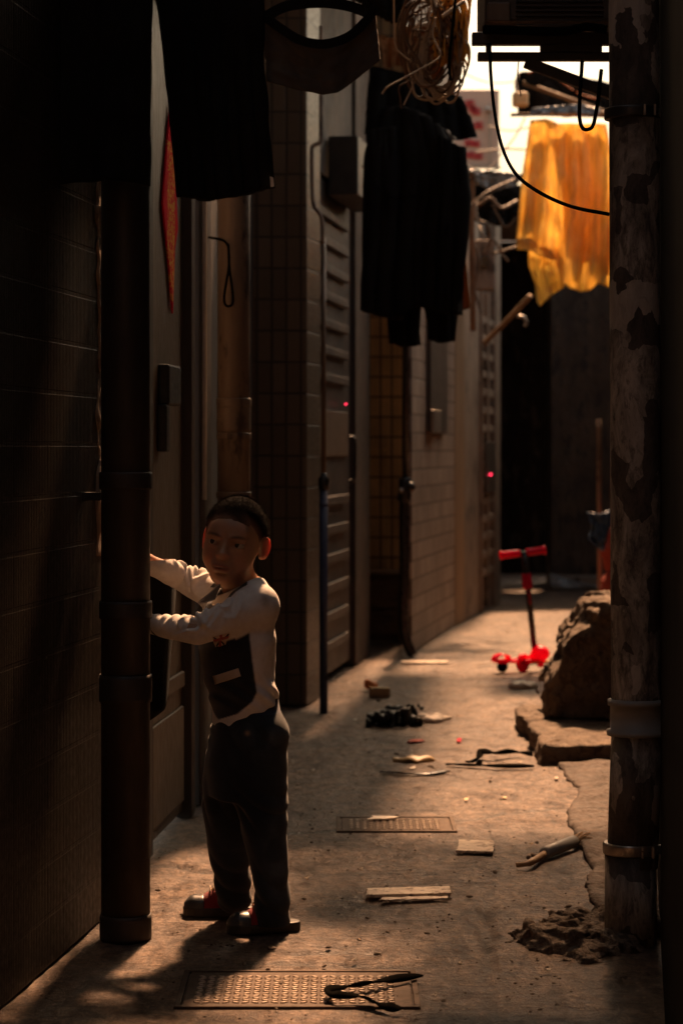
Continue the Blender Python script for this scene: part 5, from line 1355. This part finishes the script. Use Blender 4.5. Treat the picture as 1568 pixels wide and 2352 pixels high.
# ------------------------------------------------------------------ things along the walls
a0 = P(833, 0, 14.6).x; a1 = P(925, 0, 14.6).x
t = thing('cabinet', ((a0 + a1) / 2, 14.7, 0), 'old low brown cabinet standing by the ochre tiled wall', 'cabinet')
MB().box((a0, 14.6, .03), (a1, 14.92, .405)).build('carcass', MT['cabinetwood'], t, bevel=.012)
m = MB(); m.box((a0 + .01, 14.584, .20), (a1 - .02, 14.599, .37)); m.build('drawer', MT['cabinetwood'], t, bevel=.005)
m = MB(); m.box((a0 + .01, 14.584, .05), (a1 - .02, 14.599, .18)); m.build('door', MT['cabinetwood'], t, bevel=.005)
m = MB(); m.box((a0 - .01, 14.57, .406), (a1 + .012, 14.93, .425)); m.build('top', MT['wood'], t, bevel=.006)
m = MB(); m.box((a1 + .001, 14.59, .03), (a1 + .012, 14.9, .40)); m.build('side_rail', MT['wood'], t)
m = MB()
for x_ in (a0 + .02, a1 - .03):
    m.box((x_, 14.61, 0), (x_ + .025, 14.64, .029))
m.build('foot', MT['wood'], t)
o = cloth('small_rag', 13.9, [(0, 812), (1, 806)], [(0, 826), (1, 832)], [(0, 1372), (1, 1370)], [(0, 1420), (1, 1426)], MT['beigecloth'], amp=.02, freq=2, seed=44, nu=12, nv=16, thick=.012)
tag(o, 'small dirty rag hanging by the corner near the cabinet', 'rag')

# right side beyond the pipe: bags and a post
Yg = 15.5
wire('post', [P(1376, 1400, Yg + .3), P(1375, 1200, Yg + .3), P(1374, 962, Yg + .3)], .016, MT['pipe'], 'thin pale upright post near the end wall behind the bags', 'post', seg=12)
def bag_fn(c, r, seed):
    def f(X, Y, Z):
        k = np.sqrt(((X - c[0]) / r[0]) ** 2 + ((Y - c[1]) / r[1]) ** 2 + ((Z - c[2]) / r[2]) ** 2)
        return (k - 1) * min(r) - .010 * nsin(X, Y, Z, 28, seed) - .004 * nsin(X, Y, Z, 80, seed + 1)
    return f
def bag(name, px, py, Y, r, mat, label, seed):
    c = P(px, py, Y)
    o = sdf_obj(name, bag_fn(c, r, seed), [c[i] - r[i] - .04 for i in range(3)], [c[i] + r[i] + .04 for i in range(3)], .012, mat)
    return tag(o, label, 'bag')
bag('cloth_bag', 1408, 1258, Yg, (.075, .09, .16), MT['redmatte'], 'orange-red cloth bag hanging beyond the right pipe, upper of two', 61)
bag('cloth_bag', 1410, 1352, Yg, (.09, .10, .12), MT['redmatte'], 'orange-red cloth bag hanging just above the broken wall, lower of two', 62)
o = cloth('blue_bag', Yg - .12, [(0, 1348), (.4, 1358), (.75, 1350), (1, 1372)], [(0, 1412), (1, 1402)], [(0, 1176), (.4, 1180), (1, 1170)], [(0, 1258), (.4, 1266), (1, 1205)], MT['bluebag'], amp=.03, freq=2, seed=46, nu=24, nv=24, thick=.01, rough=.02)
tag(o, 'torn blue plastic bag draped over the orange-red bags', 'bag')
wire('bag_string', [P(1404, 1000, Yg - .1), P(1406, 1040, Yg - .1), P(1400, 1170, Yg - .1)], .006, MT['brownwire'], 'brown string holding up the blue bag', 'string')
# pale slab at the foot of the end wall
o = cloth('floor_sheet', 19.7, [(0, 1262), (1, 1264)], [(0, 1330), (1, 1378)], [(0, 1316), (.4, 1326), (1, 1338)], [(0, 1346), (.5, 1352), (1, 1348)], MT['glassy'], amp=.03, freq=1.5, seed=47, nu=20, nv=8, thick=.01)
tag(o, 'pale plastic sheet lying against the foot of the end wall', 'plastic')

# broken wall, stone step and mound on the right
Yr = 9.72
pl = [(1258, 1662), (1257, 1572), (1280, 1540), (1299, 1522), (1301, 1490), (1318, 1462), (1337, 1440), (1341, 1404), (1350, 1386), (1400, 1378), (1480, 1380), (1480, 1662)]
pw = [((px - CX) / F * Yr, H - (py - HY) / F * Yr) for px, py in pl]
def broken(X, Y, Z):
    d = poly_sdf(X, Z, pw)
    d = np.maximum(d, np.abs(Y - (Yr + .27)) - .25 + .03 * nsin(X, Y, Z, 9, 71))
    lo_, hi_ = (.8, 9.6, 0), (1.3, 10.4, .7)
    return (d + .016 - .018 * cells(X, Y, Z, lo_, hi_, 90, 72) - .009 * cells(X, Y, Z, lo_, hi_, 420, 75) - .006 * nsin(X, Y, Z, 60, 73) - .004 * nsin(X, Y, Z, 150, 74)).astype(np.float32)
xs = [p[0] for p in pw]; zs = [p[1] for p in pw]
tag(sdf_obj('broken_wall', broken, (min(xs) - .05, Yr - .05, .02), (max(xs), Yr + .58, max(zs) + .05), .011, MT['stone']), 'stump of a broken masonry wall stepping up behind the right pipe', 'wall')
f0 = G(1243, 1755); sx0 = f0.x; sy0 = f0.y
def stepfn(X, Y, Z):
    ex = .72 * (X - sx0)                       # front edge runs back to the right
    d = np.maximum.reduce([sx0 + .02 * nsin(X, Y, Z, 11, 76) - X, (sy0 + .0 * ex) - Y + .02 * nsin(X, Y, Z, 14, 75), Z - .076 - .003 * nsin(X, Y, Z, 12, 77), Y - 10.3, -.01 - Z])
    return (d - .0045 * cells(X, Y, Z, (.7, 8.9, 0), (1.5, 10, .1), 120, 79) - .004 * nsin(X, Y, Z, 60, 78)).astype(np.float32)
tag(sdf_obj('stone_step', stepfn, (sx0 - .05, sy0 - .06, -.02), (1.5, 10.28, .11), .012, MT['stone']), 'low concrete step in front of the broken wall, lit on top', 'step')
def curbfn(X, Y, Z):
    x0 = np.interp(Y, [5.6, 6.4, 6.75, 7.1, 7.5, 8.2, 9.0], [.72, .64, .705, .71, .70, .80, .80]) + .008 * nsin(X * 0, Y, Z * 0, 12, 81) - .008 * cells(X, Y, Z, (.5, 5.8, 0), (1.2, 9, .06), 160, 85)
    return (np.maximum.reduce([x0 - X, Z - .014 - .006 * nsin(X, Y, Z, 10, 82), -.03 - Z]) - .006 * nsin(X, Y, Z, 50, 83)).astype(np.float32)
tag(sdf_obj('kerb', curbfn, (.56, 5.95, -.02), (1.25, 8.95, .10), .012, MT['kerbstone']), kind='structure')
mc = G(1300, 2160)
def mound(X, Y, Z):
    d1 = (np.sqrt(((X - mc.x - .02) / .15) ** 2 + ((Y - mc.y) / .20) ** 2 + ((Z + .012) / .055) ** 2) - 1) * .055
    d2 = (np.sqrt(((X - mc.x + .07) / .05) ** 2 + ((Y - mc.y + .05) / .07) ** 2 + ((Z - .0) / .038) ** 2) - 1) * .038
    d3 = (np.sqrt(((X - mc.x - .14) / .16) ** 2 + ((Y - mc.y - .14) / .14) ** 2 + ((Z - .0) / .045) ** 2) - 1) * .045
    d = np.minimum(np.minimum(d1, d2), d3)
    return (d - .011 * cells(X, Y, Z, (mc.x - .25, mc.y - .28, 0), (mc.x + .3, mc.y + .3, .08), 260, 94) - .004 * nsin(X, Y, Z, 60, 91) - .004 * nsin(X, Y, Z, 120, 92) - .002 * nsin(X, Y, Z, 220, 93)).astype(np.float32)
tag(sdf_obj('rubble_lump', mound, (mc.x - .26, mc.y - .28, -.02), (mc.x + .34, mc.y + .36, .10), .006, MT['stone']), 'rough lump of broken concrete around the foot of the right pipe', 'rubble')

# ------------------------------------------------------------------ manhole covers
def tread(name, x0, x1, y0, y1, z, label):
    t = thing(name, ((x0 + x1) / 2, (y0 + y1) / 2, 0), label, 'manhole cover', 'steel covers set in the paving')
    MB().box((x0, y0, -.02), (x1, y1, z)).build('plate', MT['tread'], t, bevel=.003)
    m = MB(); s_ = .0205; nx = int((x1 - x0 - .05) / s_); ny = int((y1 - y0 - .04) / s_)
    for i in range(nx):
        for j in range(ny):
            cx_, cy = x0 + .03 + i * s_, y0 + .025 + j * s_; a = R(38) if (i + j) % 2 else R(-38)
            u = Vector((math.cos(a), math.sin(a), 0)); v = Vector((-u.y, u.x, 0)); c = Vector((cx_, cy, z + .0004))
            m.hexa([c - u * .0102, c - v * .0044, c + u * .0102, c + v * .0044], [c - u * .0092 + Vector((0, 0, .0024)), c - v * .0036 + Vector((0, 0, .0024)), c + u * .0092 + Vector((0, 0, .0024)), c + v * .0036 + Vector((0, 0, .0024))])
    m.build('raised_pattern', MT['wornglint'], t)
    m = MB(); w_ = .016
    m.box((x0 - w_, y0 - w_, -.02), (x1 + w_, y0 - .003, z + .002)); m.box((x0 - w_, y1 + .003, -.02), (x1 + w_, y1 + w_, z + .002))
    m.box((x0 - w_, y0 - .0029, -.02), (x0 - .003, y1 + .0029, z + .002)); m.box((x1 + .003, y0 - .0029, -.02), (x1 + w_, y1 + .0029, z + .002))
    m.build('rim', MT['tread'], t, bevel=.002)
tread('manhole_cover', -.335, .150, 5.075, 5.40, .0005, 'patterned steel cover nearest the camera, with a black strap lying on it')
tread('manhole_cover', .0, .338, 7.40, 7.66, .0002, 'patterned steel cover in mid alley, beyond the pale plank')

# ------------------------------------------------------------------ litter
def strap(name, pix, w, mat, label, lift=.006, th=.003, cat='strap', tw=0):
    pts = curve([G(px, py, lift + dz) for px, py, dz in pix], 6)
    bm = bmesh.new(); L_ = []
    for i, p in enumerate(pts):
        d = (pts[min(i + 1, len(pts) - 1)] - pts[max(i - 1, 0)]).normalized(); s_ = d.cross(Vector((0, 0, 1))).normalized()
        a = tw * math.sin(i * .35); s_ = (s_ * math.cos(a) + Vector((0, 0, 1)) * math.sin(a)) * w / 2
        L_.append((bm.verts.new(p - s_), bm.verts.new(p + s_)))
    for a, b in zip(L_, L_[1:]): bm.faces.new([a[0], a[1], b[1], b[0]])
    me = bpy.data.meshes.new(name); bm.to_mesh(me); bm.free()
    o = link(name, me, mat, None, True); m = o.modifiers.new('solid', 'SOLIDIFY'); m.thickness = th; m.offset = 0
    return tag(o, label, cat)
strap('black_strap', [(965, 2239, .006), (900, 2249, .010), (845, 2258, .014), (790, 2266, .010), (754, 2274, .012), (770, 2284, .016), (820, 2288, .012), (860, 2300, .008), (890, 2312, .006), (920, 2318, .004)], .020, MT['rubber'], 'twisted black strap lying on the near patterned steel cover', .006, .003, tw=.7)
strap('black_strap', [(1025, 1755, .004), (1090, 1757, .006), (1150, 1759, .006), (1224, 1759, .004)], .030, MT['rubber'], 'black strap lying straight, pointing from the yellow scrap to the step', .006, .006, tw=.3)
strap('black_strap', [(1073, 1750, .004), (1098, 1742, .010), (1104, 1726, .014), (1130, 1729, .020), (1170, 1726, .014), (1223, 1731, .006)], .026, MT['rubber'], 'curled black strap behind the straight one, near the step', .008, .005, tw=.8)
strap('black_strip', [(876, 1772, .002), (930, 1776, .004), (985, 1777, .003), (1028, 1770, .006)], .024, MT['blackplastic'], 'thin black strip lying alone in front of the yellow scrap', .004, .004, 'strip', tw=.3)
def flat(name, quad, th, mat, label, cat, z=.003, rag=0, seed=0, tilt=(0, 0, 0, 0)):
    rs = random.Random(seed); pts = []
    q = [G(*c) for c in quad]; n = 8
    for i in range(4):
        a, b = q[i], q[(i + 1) % 4]
        for k in range(n):
            p = a.lerp(b, k / n); pts.append(Vector((p.x + rs.uniform(-rag, rag), p.y + rs.uniform(-rag, rag), z + tilt[i] * (1 - k / n) + tilt[(i + 1) % 4] * k / n)))
    o = MB().hexa(pts, [p + Vector((0, 0, th)) for p in pts]).build(name, mat, None, bevel=.0015)
    return tag(o, label, cat)
flat('pale_plank', [(841, 2065), (1035, 2061), (1033, 2045), (842, 2050)], .009, MT['palewood'], 'pale flat plank lying across the alley floor', 'plank', rag=.002, seed=1)
flat('splintered_strip', [(870, 2073), (1032, 2069), (1028, 2064), (880, 2067)], .004, MT['palewood'], 'splintered pale strip just in front of the flat plank', 'plank', rag=.006, seed=2)
flat('broken_tile', [(1047, 1961), (1131, 1964), (1133, 1939), (1052, 1936)], .008, MT['palewood'], 'square pale broken tile lying near the brush', 'tile', rag=.004, seed=3)
flat('paper_slip', [(845, 1888), (905, 1886), (912, 1882), (858, 1880)], .004, MT['paper'], 'white paper slip lying across the mid alley steel cover', 'paper', z=.006, rag=.006, seed=4)
flat('pale_strip', [(920, 1525), (1028, 1525), (1026, 1521), (922, 1521)], .006, MT['palewood'], 'thin pale strip lying near the black pipe', 'strip', rag=.004, seed=5)
flat('wrapper', [(1372, 1678), (1406, 1672), (1404, 1662), (1384, 1664)], .012, MT['tan'], 'bright yellowish wrapper on the step beside the right pipe', 'wrapper', z=.080, rag=.008, seed=6)
flat('red_wrapper', [(935, 1708), (972, 1706), (970, 1702), (945, 1702)], .005, MT['redmatte'], 'flat red and white wrapper left of the yellow scrap', 'wrapper', rag=.006, seed=7)
flat('red_scrap', [(1049, 1706), (1060, 1705), (1058, 1700), (1050, 1701)], .006, MT['red'], 'tiny red scrap lying in the lit part of the alley', 'wrapper', rag=.003, seed=8)
def crumple(name, px, py, r, mat, label, cat, seed, amp=.3):
    c = G(px, py); c.z = r[2] * .75
    o = sdf_obj(name, lambda X, Y, Z: ((np.sqrt(((X - c.x) / r[0]) ** 2 + ((Y - c.y) / r[1]) ** 2 + ((Z - c.z) / r[2]) ** 2) - 1) * min(r) - r[2] * amp * (np.abs(nsin(X, Y, Z, 45, seed)) - .5) - r[2] * amp * .4 * nsin(X, Y, Z, 110, seed + 1)).astype(np.float32),
                (c.x - r[0] * 1.5, c.y - r[1] * 1.5, -.004), (c.x + r[0] * 1.5, c.y + r[1] * 1.5, r[2] * 2.6), max(.004, min(r) / 9), mat)
    return tag(o, label, cat)
crumple('plastic_bag', 908, 1664, (.086, .10, .030), MT['bagplastic'], 'crumpled black plastic bag on the dark side of the alley floor', 'bag', 101, .9)
crumple('tissue', 993, 1658, (.052, .055, .016), MT['paper'], 'crumpled white tissue lying right beside the black plastic bag', 'tissue', 103, .7)
crumple('tissue', 1200, 1580, (.055, .06, .015), MT['paper'], 'crumpled white tissue lying in front of the scooter', 'tissue', 105, .7)
crumple('yellow_scrap', 957, 1750, (.062, .05, .014), MT['tan'], 'yellow-tan plastic scrap beside the straight black strap', 'scrap', 107, .4)
crumple('orange_rag', 852, 1588, (.028, .03, .028), MT['orange'], 'small orange crumpled wrapper on the carton in the shade', 'wrapper', 109, .5)
q = G(868, 1602)
t = thing('carton', (q.x, q.y, 0), 'small brown carton lying in the shade near the barred door', 'carton')
MB().box((q.x - .04, q.y, .0), (q.x + .055, q.y + .07, .042)).build('box', MT['wood'], t, bevel=.004)
MB().box((q.x - .038, q.y + .002, .0425), (q.x + .053, q.y + .03, .045)).build('flap', MT['tan'], t)
flat('paper_sheet', [(832, 1478), (905, 1474), (890, 1462), (836, 1463)], .004, MT['palewood'], 'pale flattened cardboard in front of the cabinet', 'cardboard', rag=.01, seed=12)
rs = random.Random(31)
for k in range(26):
    px, py = rs.uniform(700, 1280), rs.choice([rs.uniform(1560, 1850), rs.uniform(1850, 2300)])
    if 430 < px < 960 and 2215 < py < 2330: continue
    sz = rs.uniform(2.5, 7); a = rs.uniform(-1, 1)
    nm, mt = rs.choice([('paper_scrap', 'paper'), ('leaf', 'wood'), ('paper_scrap', 'palewood'), ('leaf', 'tan')])
    o = flat(nm, [(px - sz, py + sz * .30), (px + sz * .8, py + sz * .34 + a), (px + sz, py - sz * .3), (px - sz * .7, py - sz * .25 - a)], .002, MT[mt], None, None, rag=.003, seed=200 + k, tilt=(rs.uniform(0, .006), 0, rs.uniform(0, .008), 0))
    tag(o, 'tiny torn scrap of pale paper among the litter on the alley floor' if nm == 'paper_scrap' else 'tiny dry brown leaf fragment lying on the alley floor', 'scrap' if nm == 'paper_scrap' else 'leaf', 'paper scraps strewn on the floor' if nm == 'paper_scrap' else 'dry leaf bits on the floor')
# paint roller / brush
a, b = G(1249, 1976), G(1318, 1948); a.z = b.z = .020
t = thing('brush', (a.x, a.y, 0), 'dark grey cylindrical brush with brown ends lying by the kerb', 'brush')
dd_ = (b - a).normalized(); Lb = (b - a).length
MB().lathe(a, b, [(0, .012), (.004, .018), (Lb - .006, .018), (Lb, .013)], 20).build('barrel', MT['pipe_grey'], t, True)
MB().tube(curve([a + Vector((0, 0, -.002)), G(1215, 1982, .014), G(1185, 1987, .008)], 5), [.010] * 6 + [.007] * 5, 10).build('handle', MT['wood'], t, True)
MB().tube(curve([a + dd_ * .01 + Vector((.0, .01, 0)), G(1232, 1965, .012), G(1218, 1963, .010), G(1212, 1970, .008)], 5), .006, 8).build('cord', MT['brownwire'], t, True)
m = MB()
for k in range(26):
    rs = random.Random(k); o_ = Vector((rs.uniform(-.012, .012), rs.uniform(-.012, .012), rs.uniform(-.010, .010)))
    m.tube([b + o_ * .6, b + dd_ * .04 + o_ * 1.7, b + dd_ * .07 + o_ * 2.2 - Vector((0, 0, .006))], .0022, 5)
m.build('bristle', MT['wood'], t)
# black bag hanging from the hands of the boy
o = sdf_obj('shoulder_bag', lambda X, Y, Z: (np.maximum(np.abs(X - P(345, 0, 6.12).x) - .028 - .012 * np.sin((Z - .6) * 9), np.abs(Y - 6.14) - .10) - .018 - .006 * nsin(X, Y, Z, 30, 120) + np.clip(np.abs(Z - P(0, 1465, 6.12).z) - .17, 0, 1)).astype(np.float32),
            (P(345, 0, 6.12).x - .12, 5.98, P(0, 1680, 6.12).z), (P(345, 0, 6.12).x + .12, 6.32, P(0, 1290, 6.12).z), .009, MT['blackcloth'])
tag(o, 'black bag held behind the near downpipe by the boy', 'bag')

# loose grit on the ground
m = MB(); rs = random.Random(99)
for k in range(620):
    px = rs.uniform(360, 1340); py = 1500 + 850 * rs.random() ** 1.0
    p = G(px, py); s_ = rs.uniform(.0012, .0042) * (1 if rs.random() < .93 else 2.2)
    M_ = Matrix.Translation((p.x, p.y, s_ * .3 + .001)) @ Matrix.Rotation(rs.uniform(0, 6.28), 4, 'Z') @ Matrix.Rotation(rs.uniform(-.6, .6), 4, 'X') @ Matrix.Diagonal((s_ * rs.uniform(.8, 2), s_ * rs.uniform(.6, 1.2), s_ * .6, 1))
    bmesh.ops.create_icosphere(m.bm, subdivisions=1, radius=1, matrix=M_)
tag(m.build('grit', MT['stone'], None), 'small chips and grit scattered over the alley floor', 'grit', kind='stuff')

# ------------------------------------------------------------------ the scooter
t = thing('kick_scooter', G(1215, 1540), 'red and black toddler kick scooter standing in the light at the end of the alley', 'scooter')
def wheel(c, axis, r, w, name='wheel'):
    c = Vector(c); ax = Vector(axis).normalized()
    m = MB(); m.lathe(c - ax * w / 2, c + ax * w / 2, [(0, r * .55), (.0, r * .86), (w * .2, r), (w * .8, r), (w, r * .86), (w, r * .55)], 28)
    o = m.build(name, MT['red'] if r > .035 else MT['rubber'], t, True)
    m = MB(); m.lathe(c - ax * (w / 2 + .003), c + ax * (w / 2 + .003), [(0, r * .30), (.002, r * .42), (w + .004, r * .42), (w + .006, r * .3)], 18); m.build('hub', MT['blackplastic'], o, True)
    return o
W1 = G(1200, 1543); W2 = G(1274, 1531); W3 = G(1153, 1544)
W1.z = W2.z = .046; W3.z = .030
axd = Vector((W2.x - W1.x, .10, 0)); W2 = W1 + Vector((W2.x - W1.x, .12, 0)); W2.z = .046
axn = (W2 - W1).normalized(); wa = Vector((axn.x * .62 + .0, -.55, 0)).normalized()
wdir = Vector((.74, -.67, 0))
wheel(W1, wdir, .049, .026); wheel(W2, wdir, .049, .026); wheel(W3, Vector((.45, -.89, 0)), .030, .024)
MB().tube([W1 + Vector((0, 0, .0)), W2], .0095, 12).build('axle', MT['tan'], t, True)
mid = (W1 + W2) / 2 + Vector((.0, 0, .012))
rear = W3 + Vector((0, 0, .022))
# deck
dk = (mid - rear); dk.z = 0; dl = dk.length; dk.normalize(); ds = Vector((-dk.y, dk.x, 0))
pr = [(-.045, .035), (-.02, .045), (.06, .050), (.14, .045), (dl - .05, .032), (dl, .024)]
out = [rear + dk * a + ds * b for a, b in pr] + [rear + dk * a - ds * b for a, b in pr[::-1]]
for p in out: p.z = .050
MB().hexa(out, [p + Vector((0, 0, .016)) for p in out]).build('deck', MT['red'], t, bevel=.006, seg=3)
m = MB(); fd = [(-.055, .030, .066), (-.035, .034, .090), (.0, .034, .098), (.030, .032, .090), (.040, .030, .067)]
bm = m.bm; g = [[bm.verts.new(rear + dk * a + ds * (b * s_) + Vector((0, 0, z - rear.z))) for s_ in (-1, -.5, .5, 1)] for a, b, z in fd]
for r0, r1 in zip(g, g[1:]):
    for k in range(3): bm.faces.new([r0[k], r0[k + 1], r1[k + 1], r1[k]])
o = m.build('brake_fender', MT['red'], t, True); md = o.modifiers.new('solid', 'SOLIDIFY'); md.thickness = .006
# front shell and stem
ball = P(1240, 1501, mid.y)
hd = Field([ball[i] - .12 for i in range(3)], [ball[i] + .12 for i in range(3)], .005)
hd.ell(ball, (.050, .046, .041), None, .01); hd.cap(ball - Vector((.012, 0, -.01)), P(1227, 1484, mid.y), .026, .016, .012); hd.cap(ball - Vector((.02, 0, .0)), P(1212, 1516, mid.y), .022, .016, .012); hd.cap(ball, ball + Vector((0, 0, -.055)), .024, .02, .012)
me_, _ = hd.mesh('front_shell'); link('front_shell', me_, MT['red'], t, True)
s0, s1 = P(1226, 1488, mid.y), P(1203, 1270, mid.y)
MB().tube([s0, s0.lerp(s1, .62)], .0155, 16).build('stem', MT['blackplastic'], t, True)
MB().tube([s0.lerp(s1, .60), s1], .0185, 16).build('upper_stem', MT['blackplastic'], t, True)
MB().tube([s0.lerp(s1, .625), s0.lerp(s1, .635), s0.lerp(s1, .775), s0.lerp(s1, .785)], [.022, .026, .026, .022], 16).build('clamp', MT['red'], t, True)
m = MB(); rs = random.Random(4); sdv = (s1 - s0).normalized()
for k in range(15):
    c = s0.lerp(s1, .10 + k * .032) + Vector((.002, -.0163, 0)); hgt = rs.uniform(.004, .009)
    m.beam(c - Vector((.006, 0, 0)), c + Vector((.006, 0, 0)), .0015, .003, sdv); 
    if k % 2: m.beam(c - sdv * .006 + Vector((rs.uniform(-.005, .005), 0, 0)), c + sdv * .008, .0015, .003, (1, 0, 0))
m.build('lettering', MT['tan'], t)
m = MB()
for k in range(6):
    c = s0.lerp(s1, .47 + k * .022) + Vector((.002, -.0165, 0)); m.beam(c - Vector((.008, 0, 0)), c + Vector((.008, 0, 0)), .0015, .006, sdv)
m.build('stripe', MT['red'], t)
h0, h1 = P(1148, 1276, mid.y - .03), P(1252, 1263, mid.y + .03)
MB().tube([h0.lerp(h1, .03), h0.lerp(h1, .97)], .009, 12).build('handlebar', MT['blackplastic'], t, True)
for a_, b_ in ((0, .43), (.57, 1)):
    MB().tube([h0.lerp(h1, a_ + (b_ - a_) * k) for k in (0, .02, .1, .14, .9, 1)] if a_ == 0 else [h0.lerp(h1, a_ + (b_ - a_) * k) for k in (0, .1, .86, .9, .98, 1)],
              [.016, .024, .024, .020, .020, .017] if a_ == 0 else [.017, .020, .020, .024, .024, .016], 16).build('grip', MT['red'], t, True)
